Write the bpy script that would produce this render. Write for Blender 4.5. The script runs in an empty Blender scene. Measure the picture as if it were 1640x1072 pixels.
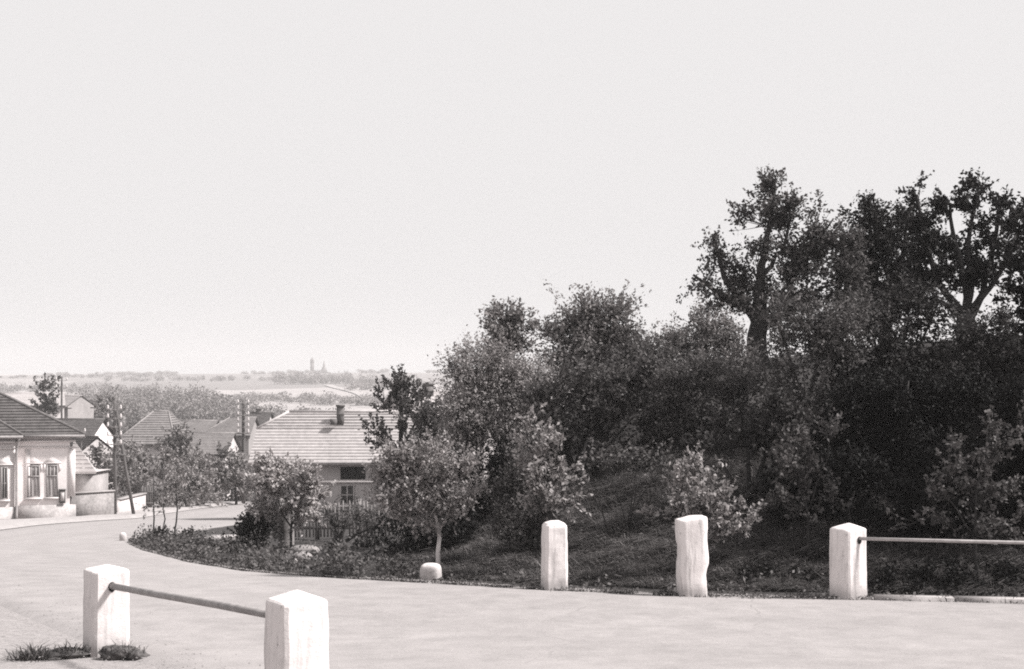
import bpy, math, random
import numpy as np
from mathutils import Vector, Matrix

# ------------------------------------------------------------------ basics
C = bpy.context.scene.collection
RNG = np.random.default_rng(7)
F = 2278.0                      # focal length in photo pixels (50 mm on 35 mm film)
PI = math.pi

def X(px, d): return (px - 820.0) / F * d
def Z(py, d): return (620.0 - py) / F * d

def tone(v):                    # the print is a warm grey: every surface a grey of that tint
    return (min(1, v * 1.05), v * 0.98, v * 0.968, 1.0)

# ------------------------------------------------------------------ materials
def mat_base(name):
    m = bpy.data.materials.new(name); m.use_nodes = True
    nt = m.node_tree; nt.nodes.clear()
    out = nt.nodes.new('ShaderNodeOutputMaterial')
    return m, nt, out

def noise(nt, scale, detail=5, rough=0.6, vec=None, dist=0.0):
    n = nt.nodes.new('ShaderNodeTexNoise')
    n.inputs['Scale'].default_value = scale; n.inputs['Detail'].default_value = detail
    n.inputs['Roughness'].default_value = rough; n.inputs['Distortion'].default_value = dist
    if vec is not None: nt.links.new(vec, n.inputs['Vector'])
    return n.outputs['Fac']

def ramp(nt, fac, stops):
    r = nt.nodes.new('ShaderNodeValToRGB')
    e = r.color_ramp.elements
    while len(e) < len(stops): e.new(0.5)
    for i, (p, v) in enumerate(stops):
        e[i].position = p; e[i].color = tone(v)
    nt.links.new(fac, r.inputs['Fac'])
    return r.outputs['Color']

def mix(nt, fac, a, b, mode='MIX'):
    n = nt.nodes.new('ShaderNodeMix'); n.data_type = 'RGBA'; n.blend_type = mode
    for sock, val in ((n.inputs['Factor'], fac), (n.inputs['A'], a), (n.inputs['B'], b)):
        if isinstance(val, (int, float)): sock.default_value = val
        elif isinstance(val, tuple): sock.default_value = val
        else: nt.links.new(val, sock)
    return n.outputs['Result']

def mathn(nt, op, a, b=None, clamp=False):
    n = nt.nodes.new('ShaderNodeMath'); n.operation = op; n.use_clamp = clamp
    for i, v in enumerate((a, b)):
        if v is None: continue
        if isinstance(v, (int, float)): n.inputs[i].default_value = v
        else: nt.links.new(v, n.inputs[i])
    return n.outputs['Value']

def coords(nt, kind='Object', scale=(1, 1, 1)):
    tc = nt.nodes.new('ShaderNodeTexCoord')
    mp = nt.nodes.new('ShaderNodeMapping'); mp.inputs['Scale'].default_value = scale
    nt.links.new(tc.outputs[kind], mp.inputs['Vector'])
    return mp.outputs['Vector']

def finish(nt, out, col, rough=0.9, bump=None, bstr=0.3, bdist=0.02, spec=0.2):
    p = nt.nodes.new('ShaderNodeBsdfPrincipled')
    p.inputs['Roughness'].default_value = rough
    p.inputs['Specular IOR Level'].default_value = spec
    if isinstance(col, tuple): p.inputs['Base Color'].default_value = col
    else: nt.links.new(col, p.inputs['Base Color'])
    if bump is not None:
        b = nt.nodes.new('ShaderNodeBump'); b.inputs['Strength'].default_value = bstr
        b.inputs['Distance'].default_value = bdist
        nt.links.new(bump, b.inputs['Height']); nt.links.new(b.outputs['Normal'], p.inputs['Normal'])
    nt.links.new(p.outputs['BSDF'], out.inputs['Surface'])
    return p

def mat_mottled(name, lo, hi, scale=4.0, fine=40.0, bstr=0.3, bdist=0.02, rough=0.9, vscale=(1, 1, 1), spec=0.2):
    m, nt, out = mat_base(name)
    v = coords(nt, 'Object', vscale)
    a = noise(nt, scale, 6, 0.65, v); b = noise(nt, fine, 4, 0.6, v)
    s = mathn(nt, 'ADD', mathn(nt, 'MULTIPLY', a, 0.65), mathn(nt, 'MULTIPLY', b, 0.35))
    finish(nt, out, ramp(nt, s, [(0.34, lo), (0.64, hi)]), rough, s, bstr, bdist, spec)
    return m

def mat_leaf(name, lo, hi, trans=0.25):
    m, nt, out = mat_base(name)
    g = nt.nodes.new('ShaderNodeNewGeometry')
    v = coords(nt, 'Object')
    cl = noise(nt, 1.6, 3, 0.5, v)
    s = mathn(nt, 'ADD', mathn(nt, 'MULTIPLY', g.outputs['Random Per Island'], 0.6), mathn(nt, 'MULTIPLY', cl, 0.5))
    col = ramp(nt, s, [(0.15, lo), (0.9, hi)])
    p = nt.nodes.new('ShaderNodeBsdfPrincipled')
    p.inputs['Roughness'].default_value = 0.65; p.inputs['Specular IOR Level'].default_value = 0.12
    nt.links.new(col, p.inputs['Base Color'])
    t = nt.nodes.new('ShaderNodeBsdfTranslucent'); nt.links.new(col, t.inputs['Color'])
    mx = nt.nodes.new('ShaderNodeMixShader'); mx.inputs[0].default_value = trans
    nt.links.new(p.outputs[0], mx.inputs[1]); nt.links.new(t.outputs[0], mx.inputs[2])
    nt.links.new(mx.outputs[0], out.inputs['Surface'])
    return m

def mat_white_stone(name, hi=0.82, lo=0.5, base_dirt=True):
    """lime-washed stone: worn streaks running down, dirt splashed up from the ground"""
    m, nt, out = mat_base(name)
    v = coords(nt, 'Object'); vs = coords(nt, 'Object', (1, 1, 0.12))
    blot = noise(nt, 5.0, 6, 0.7, v); streak = noise(nt, 14.0, 5, 0.7, vs); grit = noise(nt, 70.0, 4, 0.6, v)
    col = ramp(nt, streak, [(0.30, lo), (0.50, hi)])
    col = mix(nt, mathn(nt, 'MULTIPLY', ramp_fac(nt, blot, 0.58, 0.76), 0.4), col, tone(lo * 0.7))
    pit = mathn(nt, 'MULTIPLY', mathn(nt, 'MULTIPLY', ramp_fac(nt, noise(nt, 24.0, 4, 0.7, v), 0.60, 0.68), ramp_fac(nt, noise(nt, 3.0, 3, 0.6, v), 0.46, 0.62)), 0.6)
    col = mix(nt, pit, col, tone(lo * 0.5))
    if base_dirt:
        sx = nt.nodes.new('ShaderNodeSeparateXYZ'); nt.links.new(v, sx.inputs[0])
        h = mathn(nt, 'ADD', sx.outputs['Z'], mathn(nt, 'MULTIPLY', noise(nt, 9.0, 5, 0.7, v), -0.22))
        f = mathn(nt, 'MULTIPLY', mathn(nt, 'SUBTRACT', 1.0, ramp_fac(nt, h, -0.08, 0.10)), 0.55)
        col = mix(nt, f, col, tone(0.22))
    hgt = mathn(nt, 'ADD', mathn(nt, 'MULTIPLY', blot, 0.7), mathn(nt, 'MULTIPLY', grit, 0.3))
    finish(nt, out, col, 0.95, hgt, 0.35, 0.02, 0.1)
    return m

def ramp_fac(nt, fac, a, b):
    mr = nt.nodes.new('ShaderNodeMapRange'); mr.interpolation_type = 'SMOOTHSTEP'
    mr.inputs['From Min'].default_value = a; mr.inputs['From Max'].default_value = b
    nt.links.new(fac, mr.inputs['Value'])
    return mr.outputs['Result']

def mat_tiles(name, lo, hi, along=0.22):
    """clay tiles: each tile its own shade, joints dark; courses themselves are stepped in the mesh"""
    m, nt, out = mat_base(name)
    v = coords(nt, 'Object')
    a = noise(nt, 0.9, 5, 0.7, v); b = noise(nt, 7.0, 4, 0.7, v)
    vs = coords(nt, 'Object', (1 / along, 0.01, 0.01))
    w = noise(nt, 1.0, 2, 0.5, coords(nt, 'Object', (1 / along, 3.2, 3.2)))
    s = mathn(nt, 'ADD', mathn(nt, 'MULTIPLY', a, 0.4), mathn(nt, 'ADD', mathn(nt, 'MULTIPLY', b, 0.3), mathn(nt, 'MULTIPLY', w, 0.3)))
    finish(nt, out, ramp(nt, s, [(0.33, lo), (0.64, hi)]), 0.9, b, 0.3, 0.02)
    return m

# ground: pale trodden dirt / dark grassy soil / far fields, by the attribute 'soil' and distance along the valley
def mat_ground():
    m, nt, out = mat_base('ground')
    v = coords(nt, 'Object')
    at = nt.nodes.new('ShaderNodeAttribute'); at.attribute_name = 'soil'
    n1 = noise(nt, 1.2, 6, 0.7, v); n2 = noise(nt, 12, 5, 0.7, v); n3 = noise(nt, 90, 3, 0.6, v)
    mixn = mathn(nt, 'ADD', mathn(nt, 'MULTIPLY', n2, 0.5), mathn(nt, 'MULTIPLY', n3, 0.5))
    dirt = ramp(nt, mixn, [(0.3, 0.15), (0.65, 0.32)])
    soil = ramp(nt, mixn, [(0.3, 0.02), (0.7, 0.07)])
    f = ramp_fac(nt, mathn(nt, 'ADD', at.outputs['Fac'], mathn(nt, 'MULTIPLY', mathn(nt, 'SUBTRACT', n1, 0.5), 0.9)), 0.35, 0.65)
    near = mix(nt, f, dirt, soil)
    vf = coords(nt, 'Object', (0.0075, 0.0042, 0.0))
    vo = nt.nodes.new('ShaderNodeTexVoronoi'); vo.inputs['Scale'].default_value = 1.0
    dn = nt.nodes.new('ShaderNodeTexNoise'); dn.inputs['Scale'].default_value = 1.2
    nt.links.new(vf, dn.inputs['Vector'])
    wob = mix(nt, 0.12, vf, dn.outputs['Color'])
    nt.links.new(wob, vo.inputs['Vector'])
    sp = nt.nodes.new('ShaderNodeSeparateColor'); nt.links.new(vo.outputs['Color'], sp.inputs[0])
    field = ramp(nt, sp.outputs[0], [(0.0, 0.16), (0.35, 0.20), (0.6, 0.24), (0.9, 0.33)])
    field = mix(nt, 0.25, field, ramp(nt, noise(nt, 0.03, 4, 0.6, v), [(0.3, 0.12), (0.7, 0.25)]))
    sx = nt.nodes.new('ShaderNodeSeparateXYZ'); nt.links.new(v, sx.inputs[0])
    far = ramp_fac(nt, sx.outputs['Y'], 170, 330)
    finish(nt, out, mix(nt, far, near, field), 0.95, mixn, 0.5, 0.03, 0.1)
    return m

def mat_road():
    m, nt, out = mat_base('road')
    v = coords(nt, 'Object'); at = nt.nodes.new('ShaderNodeAttribute'); at.attribute_name = 'lane'
    big = noise(nt, 0.35, 5, 0.6, v); mid = noise(nt, 3.0, 6, 0.7, v); fine = noise(nt, 60, 5, 0.75, v); grit = noise(nt, 260, 2, 0.6, v)
    s = mathn(nt, 'ADD', mathn(nt, 'MULTIPLY', mid, 0.3), mathn(nt, 'ADD', mathn(nt, 'MULTIPLY', fine, 0.4), mathn(nt, 'MULTIPLY', grit, 0.3)))
    col = ramp(nt, s, [(0.33, 0.14), (0.5, 0.25), (0.68, 0.37)])
    # wheel tracks polished a little darker, loose dust along the edges
    wl = mathn(nt, 'SINE', mathn(nt, 'MULTIPLY', at.outputs['Fac'], 4 * 2 * PI))
    tr = mathn(nt, 'MULTIPLY', mathn(nt, 'ADD', wl, mathn(nt, 'MULTIPLY', mathn(nt, 'SUBTRACT', big, 0.5), 3.0)), 0.16, True)
    col = mix(nt, tr, col, tone(0.18))
    dust = mathn(nt, 'MULTIPLY', ramp_fac(nt, big, 0.48, 0.72), 0.3)
    col = mix(nt, dust, col, tone(0.31))
    # a few hairline cracks
    vo = nt.nodes.new('ShaderNodeTexVoronoi'); vo.feature = 'DISTANCE_TO_EDGE'; vo.inputs['Scale'].default_value = 0.3
    dn = nt.nodes.new('ShaderNodeTexNoise'); dn.inputs['Scale'].default_value = 1.3; dn.inputs['Detail'].default_value = 6
    nt.links.new(v, dn.inputs['Vector'])
    nt.links.new(mix(nt, 0.35, v, dn.outputs['Color'], 'ADD'), vo.inputs['Vector'])
    ck = mathn(nt, 'MULTIPLY', mathn(nt, 'LESS_THAN', vo.outputs['Distance'], 0.004), mathn(nt, 'MULTIPLY', ramp_fac(nt, mid, 0.5, 0.6), 0.35))
    col = mix(nt, ck, col, tone(0.12))
    finish(nt, out, col, 0.85, s, 0.35, 0.012, 0.2)
    return m

M = {}
COVER = 1.8
def build_materials():
    M['ground'] = mat_ground(); M['road'] = mat_road()
    M['post'] = mat_white_stone('whitewashed_stone', 0.64, 0.38)
    M['post_clean'] = mat_white_stone('fresh_whitewash', 0.60, 0.42)
    M['post_rough'] = mat_white_stone('worn_whitewash', 0.66, 0.30)
    M['iron'] = mat_mottled('weathered_iron', 0.15, 0.30, 12, 90, 0.2, 0.004, 0.6)
    M['iron_pale'] = mat_mottled('pale_galvanised_iron', 0.24, 0.42, 12, 90, 0.2, 0.004, 0.5)
    M['hole'] = mat_mottled('dark_hole', 0.01, 0.03, 20, 60)  # near-black disc: the shade inside the socket is put into its colour
    M['stone'] = mat_mottled('grey_stone', 0.12, 0.27, 5, 40, 0.6, 0.03)
    M['pebble'] = mat_mottled('road_pebbles', 0.12, 0.30, 3, 40, 0.3, 0.01)
    M['kerb'] = mat_mottled('kerb_concrete', 0.22, 0.36, 3, 60, 0.5, 0.01)
    M['clod'] = mat_mottled('clod_soil', 0.02, 0.12, 9, 50, 0.8, 0.03)
    M['bark'] = mat_mottled('bark', 0.015, 0.06, 6, 40, 0.9, 0.03, vscale=(1, 1, 0.25))
    M['bark_pale'] = mat_mottled('pale_bark', 0.10, 0.20, 8, 60, 0.6, 0.02, vscale=(1, 1, 0.25))
    M['limewash'] = mat_mottled('limewashed_bark', 0.4, 0.7, 9, 60, 0.6, 0.01, vscale=(1, 1, 0.3))
    M['wood'] = mat_mottled('weathered_wood', 0.05, 0.13, 8, 60, 0.5, 0.01, vscale=(1, 1, 0.1))
    M['wood_grey'] = mat_mottled('grey_pickets', 0.10, 0.24, 6, 60, 0.5, 0.01, vscale=(1, 1, 0.1))
    M['porcelain'] = mat_mottled('porcelain', 0.45, 0.6, 10, 50, 0.0, 0.01, 0.3, spec=0.5)
    M['plaster'] = mat_mottled('pale_plaster', 0.60, 0.74, 0.7, 9, 0.3, 0.02)
    M['plaster_trim'] = mat_mottled('plaster_trim', 0.52, 0.66, 2, 20, 0.3, 0.01)
    M['plaster_grey'] = mat_mottled('grey_plaster', 0.20, 0.34, 0.8, 9, 0.4, 0.02)
    M['plaster_cottage'] = mat_mottled('cottage_plaster', 0.32, 0.46, 0.9, 9, 0.4, 0.02)
    M['plinth'] = mat_mottled('damp_plinth', 0.20, 0.46, 1.3, 10, 0.5, 0.02)
    M['wall_stain'] = mat_mottled('stained_render', 0.10, 0.34, 0.75, 8, 0.5, 0.02)
    M['wall_white'] = mat_mottled('white_render', 0.36, 0.58, 0.9, 8, 0.5, 0.02)
    M['tiles_dark'] = mat_tiles('dark_clay_tiles', 0.05, 0.14)
    M['tiles_mid'] = mat_tiles('mid_clay_tiles', 0.13, 0.26)
    M['tiles_pale'] = mat_tiles('bleached_tiles', 0.27, 0.46)
    M['tiles_light'] = mat_tiles('light_sheet_tiles', 0.28, 0.42)
    M['frame'] = mat_mottled('window_frame', 0.18, 0.30, 6, 40, 0.1, 0.005, 0.6)
    M['frame_white'] = mat_mottled('white_window_frame', 0.3, 0.42, 6, 40, 0.1, 0.005, 0.6)
    M['glass'] = mat_mottled('dark_glass', 0.02, 0.05, 2, 10, 0.02, 0.002, 0.12, spec=0.5)
    M['curtain'] = mat_mottled('net_curtain', 0.25, 0.45, 6, 40, 0.2, 0.01, 0.8, vscale=(1, 1, 0.05))
    M['brick'] = mat_mottled('chimney_brick', 0.06, 0.16, 4, 30, 0.6, 0.02)
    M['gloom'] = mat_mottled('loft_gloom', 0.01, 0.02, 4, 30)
    M['far_tower'] = mat_mottled('far_masonry', 0.12, 0.18, 0.3, 2, 0.2, 0.05)
    # foliage
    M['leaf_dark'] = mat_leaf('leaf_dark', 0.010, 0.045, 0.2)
    M['leaf_black'] = mat_leaf('leaf_black', 0.003, 0.012, 0.03)  # near black: deep shade of the thickets is put into the leaf colour
    M['leaf_mid'] = mat_leaf('leaf_mid', 0.03, 0.14)
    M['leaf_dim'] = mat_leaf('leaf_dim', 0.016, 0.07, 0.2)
    M['leaf_bush'] = mat_leaf('leaf_bush', 0.08, 0.28)
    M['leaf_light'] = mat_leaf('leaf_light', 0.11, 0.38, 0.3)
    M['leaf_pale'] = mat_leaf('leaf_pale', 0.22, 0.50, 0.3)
    M['leaf_garden'] = mat_leaf('leaf_garden', 0.09, 0.24)
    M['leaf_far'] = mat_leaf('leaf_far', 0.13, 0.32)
    M['leaf_wood'] = mat_leaf('leaf_wood', 0.14, 0.27)  # paled: part of the distance haze is in this leaf colour
    M['leaf_ridge'] = mat_leaf('leaf_ridge', 0.20, 0.28)  # haze painted in too, as the air volume is thin
    M['grass'] = mat_leaf('bank_grass', 0.025, 0.18, 0.2)
    M['weed'] = mat_leaf('verge_weed', 0.02, 0.15, 0.2)
    M['straw'] = mat_leaf('dry_grass', 0.10, 0.30, 0.2)

# ------------------------------------------------------------------ mesh helpers
class MB:
    """collects vertices and faces (any n-gon) for ONE mesh object"""
    def __init__(s): s.v = []; s.f = []; s.a = []; s.q = []; s.n = 0
    def add(s, verts, faces):
        o = s.n
        s.v.append(np.asarray(verts, float).reshape(-1, 3)); s.n += len(s.v[-1])
        for f in faces: s.f.append([i + o for i in f])
    def quads(s, verts, quads):
        s.q.append(np.asarray(quads, int) + s.n)
        s.v.append(np.asarray(verts, float).reshape(-1, 3)); s.n += len(s.v[-1])
    def box(s, c, size, rz=0.0, taper=1.0):
        x, y, z = (k / 2 for k in size)
        P = np.array([(-x, -y, -z), (x, -y, -z), (x, y, -z), (-x, y, -z),
                      (-x * taper, -y * taper, z), (x * taper, -y * taper, z), (x * taper, y * taper, z), (-x * taper, y * taper, z)])
        if rz:
            c_, s_ = math.cos(rz), math.sin(rz)
            P = P @ np.array([(c_, s_, 0), (-s_, c_, 0), (0, 0, 1)])
        s.add(P + np.array(c), [(0, 3, 2, 1), (4, 5, 6, 7), (0, 1, 5, 4), (1, 2, 6, 5), (2, 3, 7, 6), (3, 0, 4, 7)])
    def tube(s, pts, rad, sides=7):
        pts = [np.array(p, float) for p in pts]
        if not hasattr(rad, '__len__'): rad = [rad] * len(pts)
        rings = []
        for i, p in enumerate(pts):
            t = pts[min(i + 1, len(pts) - 1)] - pts[max(i - 1, 0)]
            t = t / (np.linalg.norm(t) + 1e-9)
            a = np.cross(t, (0.31, 0.95, 0.05)); a /= np.linalg.norm(a) + 1e-9
            b = np.cross(t, a)
            for k in range(sides):
                w = 2 * PI * k / sides
                rings.append(p + rad[i] * (a * math.cos(w) + b * math.sin(w)))
        n = len(pts); fs = []
        for i in range(n - 1):
            for k in range(sides):
                k2 = (k + 1) % sides
                fs.append((i * sides + k, i * sides + k2, (i + 1) * sides + k2, (i + 1) * sides + k))
        fs.append(tuple(range(sides))[::-1]); fs.append(tuple((n - 1) * sides + k for k in range(sides)))
        s.add(rings, fs)
    def lathe(s, prof, c=(0, 0, 0), sides=10):
        vs = []
        for r, z in prof:
            for k in range(sides):
                w = 2 * PI * k / sides
                vs.append((c[0] + r * math.cos(w), c[1] + r * math.sin(w), c[2] + z))
        n = len(prof); fs = []
        for i in range(n - 1):
            for k in range(sides):
                k2 = (k + 1) % sides
                fs.append((i * sides + k, i * sides + k2, (i + 1) * sides + k2, (i + 1) * sides + k))
        fs.append(tuple(range(sides))[::-1]); fs.append(tuple((n - 1) * sides + k for k in range(sides)))
        s.add(vs, fs)
    def build(s, name, mat, parent=None, smooth=False, loc=None):
        me = bpy.data.meshes.new(name)
        V = np.concatenate(s.v) if s.v else np.zeros((0, 3))
        me.vertices.add(len(V)); me.vertices.foreach_set('co', V.astype(np.float32).ravel())
        Q = np.concatenate(s.q) if s.q else np.zeros((0, 4), int)
        tot = [len(f) for f in s.f]
        flat = [i for f in s.f for i in f]
        nl = len(flat) + Q.size
        me.loops.add(nl)
        me.loops.foreach_set('vertex_index', np.concatenate([np.array(flat, np.int32), Q.ravel().astype(np.int32)]))
        totals = np.concatenate([np.array(tot, np.int32), np.full(len(Q), 4, np.int32)])
        starts = np.concatenate([[0], np.cumsum(totals)[:-1]]).astype(np.int32) if len(totals) else totals
        me.polygons.add(len(totals))
        me.polygons.foreach_set('loop_start', starts)
        if smooth: me.polygons.foreach_set('use_smooth', np.ones(len(totals), bool))
        me.update(calc_edges=True); me.validate()
        me.materials.append(mat)
        o = bpy.data.objects.new(name, me); C.objects.link(o)
        if parent is not None: o.parent = parent
        if loc is not None: o.location = loc
        return o

def tag(o, label=None, cat=None, group=None, kind=None):
    if label: o['label'] = label
    if cat: o['category'] = cat
    if group: o['group'] = group
    if kind: o['kind'] = kind
    return o

def thing(name, label, cat, loc, rz=0.0, group=None):
    o = bpy.data.objects.new(name, None); C.objects.link(o)
    o.empty_display_size = 0.2
    o.location = loc; o.rotation_euler = (0, 0, rz)
    return tag(o, label, cat, group)

# ------------------------------------------------------------------ terrain
PY = [-40, 0, 8, 11.2, 16, 25, 40, 67, 85, 120, 160, 220, 300, 400, 500, 700, 900, 1100, 1300, 1500, 2600]
PZ = [-1.5, -1.62, -1.90, -2.13, -2.27, -2.90, -4.10, -6.20, -7.0, -9.0, -10.5, -11.5, -10.5, -8.0, -5.5, -1.0, 4.0, 8.2, 12.6, 13.0, -10]
_t = np.linspace(-40, 2600, 5281)
_p = np.interp(_t, PY, PZ)
def _blur(a, n):
    k = np.hanning(n + 2)[1:-1]; k /= k.sum()
    return np.convolve(np.pad(a, n, mode='edge'), k, 'same')[n:-n]
_near = _blur(_p, 9); _far = _blur(_p, 161)
_wf = np.clip((_t - 120) / 150, 0, 1)
_PROF = _near * (1 - _wf) + _far * _wf
def prof(y): return np.interp(y, _t, _PROF)
def sstep(a, b, x):
    t = np.clip((x - a) / (b - a), 0, 1); return t * t * (3 - 2 * t)
TOEX = [-30, -8.5, -7, -5, -3.5, -1.5, 0.5, 2.0, 3.6, 8, 30]
TOEY = [70, 31, 26, 22, 20.2, 18.2, 16.9, 16.1, 15.8, 14.9, 10]
def toe(x): return np.interp(x, TOEX, TOEY)
def wob(x, y, s, seed):
    r = np.random.default_rng(seed); a = 0
    for _ in range(6):
        ang = r.uniform(0, 2 * PI); f = r.uniform(0.6, 1.6) / s
        a = a + np.sin((x * math.cos(ang) + y * math.sin(ang)) * f * 2 * PI + r.uniform(0, 6.28))
    return a / 6
def G(x, y):
    x = np.asarray(x, float); y = np.asarray(y, float)
    g = prof(y)
    s = y - toe(x)
    w = sstep(-3.2, 3.8, x)
    r = 0.6 * np.clip(s / 9.0, 0, 1) + 0.4 * sstep(0, 8.5, s)
    fade = 1 - sstep(48, 95, y)
    bank = w * r * fade * (0.30 + 0.5 * sstep(4.5, 7.5, x) - g)
    bumps = sstep(0.2, 1.2, s) * (1 - sstep(60, 90, y)) * (0.10 * wob(x, y, 2.2, 3) + 0.05 * wob(x, y, 0.8, 5)) * sstep(-7, -3, x)
    far = sstep(300, 900, y) * 3.2 * wob(x, y, 620, 11) + sstep(700, 1200, y) * 1.2 * wob(x, y, 160, 12)
    return g + bank + bumps + far
def gz(x, y): return float(G(x, y))

ROAD_R = [(22, 10.5), (8, 14.0), (5.3, 14.65), (3.6, 14.95), (1.9, 15.2), (0.5, 15.85), (-0.9, 16.8), (-2.2, 17.7), (-3.5, 19), (-4.9, 21.5), (-6.6, 25.5),
          (-8.1, 30), (-9.1, 38), (-9.8, 48), (-10.2, 60), (-10.0, 75), (-8, 95), (-3, 125)]
ROAD_L = [(9, -8), (5, -1.6), (3, 1.5), (1.2, 4.3), (0.0, 6.2), (-1.23, 8.1), (-2.2, 9.7), (-3.2, 11.2), (-5.2, 14.3), (-8, 19), (-11, 26),
          (-13.4, 34), (-15, 42), (-16.8, 52), (-17.4, 62), (-17.2, 75), (-16.2, 85), (-9, 130)]

def polyline(P, n):
    P = np.array(P, float)
    k = np.linspace(0, len(P) - 1, n)
    out = np.stack([np.interp(k, np.arange(len(P)), P[:, i]) for i in range(2)], 1)
    ker = np.hanning(13); ker /= ker.sum()
    for i in range(2):
        out[:, i] = np.convolve(np.pad(out[:, i], 6, mode='reflect', reflect_type='odd'), ker, 'same')[6:-6]
    return out

def grid_mesh(name, XX, YY, ZZ, mat, attrs=None):
    ny, nx = XX.shape
    mb = MB()
    idx = np.arange(nx * ny).reshape(ny, nx)
    q = np.stack([idx[:-1, :-1], idx[:-1, 1:], idx[1:, 1:], idx[1:, :-1]], -1).reshape(-1, 4)
    mb.quads(np.stack([XX, YY, ZZ], -1).reshape(-1, 3), q)
    o = mb.build(name, mat, smooth=True)
    for k, a in (attrs or {}).items():
        at = o.data.attributes.new(k, 'FLOAT', 'POINT')
        at.data.foreach_set('value', a.ravel().astype(np.float32))
    return o

def inside_right_edge(x, y):
    """signed: >0 on the bank / verge side of the far road edge"""
    e = np.interp(x, [p[0] for p in ROAD_R[:15]][::-1], [p[1] for p in ROAD_R[:15]][::-1])
    return y - e

def build_terrain():
    ys = np.concatenate([np.arange(-30, 0, 3.0), np.arange(0, 34, 0.25), np.arange(34, 60, 0.6), np.arange(60, 130, 1.6), np.geomspace(130, 2600, 130)])
    xs1 = np.concatenate([np.arange(0, 14, 0.28), np.arange(14, 34, 0.9), np.arange(34, 80, 3), np.geomspace(80, 1800, 60)])
    xs = np.concatenate([-xs1[:0:-1], xs1])
    XX, YY = np.meshgrid(xs, ys)
    ZZ = G(XX, YY)
    s = inside_right_edge(XX, YY)
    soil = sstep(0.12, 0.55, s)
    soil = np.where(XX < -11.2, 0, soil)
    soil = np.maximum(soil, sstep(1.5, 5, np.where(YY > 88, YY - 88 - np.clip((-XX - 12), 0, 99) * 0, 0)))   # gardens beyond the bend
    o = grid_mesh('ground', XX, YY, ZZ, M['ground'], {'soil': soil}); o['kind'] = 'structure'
    n = 420
    R = polyline(ROAD_R, n); L = polyline(ROAD_L, n)
    u = np.linspace(0, 1, 26)
    P = L[:, None, :] * (1 - u)[None, :, None] + R[:, None, :] * u[None, :, None]
    jit = 0.12 * wob(R[:, 0] * 1.0, R[:, 1], 0.9, 21) + 0.04 * wob(R[:, 0], R[:, 1], 0.3, 22)
    P[:, -1, 1] += jit
    zz = G(P[..., 0], P[..., 1]) + 0.03; zz[:, 0] -= 0.06; zz[:, -1] -= 0.025
    o = grid_mesh('road', P[..., 0], P[..., 1], zz, M['road'], {'lane': np.broadcast_to(u, P.shape[:2])})
    o['kind'] = 'structure'
    # pavement in front of the houses on the left
    L2 = polyline(ROAD_L, 160)[92:150]
    off = np.linspace(0, 1, 8)
    XX = L2[:, 0:1] - 0.25 - off[None, :] * 2.6; YY = np.repeat(L2[:, 1:2], 8, 1)
    ZZ = G(XX, YY) + 0.12; ZZ[:, 0] -= 0.10
    o = grid_mesh('pavement', XX, YY, ZZ, M['kerb']); o['kind'] = 'structure'
    # field track on the far slope
    d = np.linspace(470, 760, 40)
    px = 600 - (d - 470) / 290 * 75 + 6 * np.sin(d / 40)
    w = np.array([-2.2, 0, 2.2])
    XX = X(px, d)[:, None] + w[None, :]; YY = np.repeat(d[:, None], 3, 1)
    o = grid_mesh('path', XX, YY, G(XX, YY) + 0.35, M['kerb']); o['kind'] = 'structure'

# ------------------------------------------------------------------ vegetation
def unit(a): return a / (np.linalg.norm(a, axis=-1, keepdims=True) + 1e-9)

def leaf_quads(Cn, L, rng, up=0.7, aspect=0.5, along=None):
    n = len(Cn)
    nrm = unit(rng.normal(size=(n, 3)) + np.array((0, -0.15, up)))
    d = rng.normal(size=(n, 3)) if along is None else along + rng.normal(size=(n, 3)) * 0.7
    d = unit(d - nrm * (d * nrm).sum(-1, keepdims=True))
    t = np.cross(nrm, d)
    L = (L * rng.uniform(0.65, 1.35, n))[:, None]
    mid = Cn + d * L * 0.08 - nrm * L * 0.10
    V = np.stack([Cn - d * L * 0.5, mid + t * L * aspect * 0.5 + nrm * L * 0.14, Cn + d * L * 0.5 - nrm * L * 0.06, mid - t * L * aspect * 0.5 + nrm * L * 0.14], 1)
    return V.reshape(-1, 3), np.arange(4 * n).reshape(n, 4)

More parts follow.
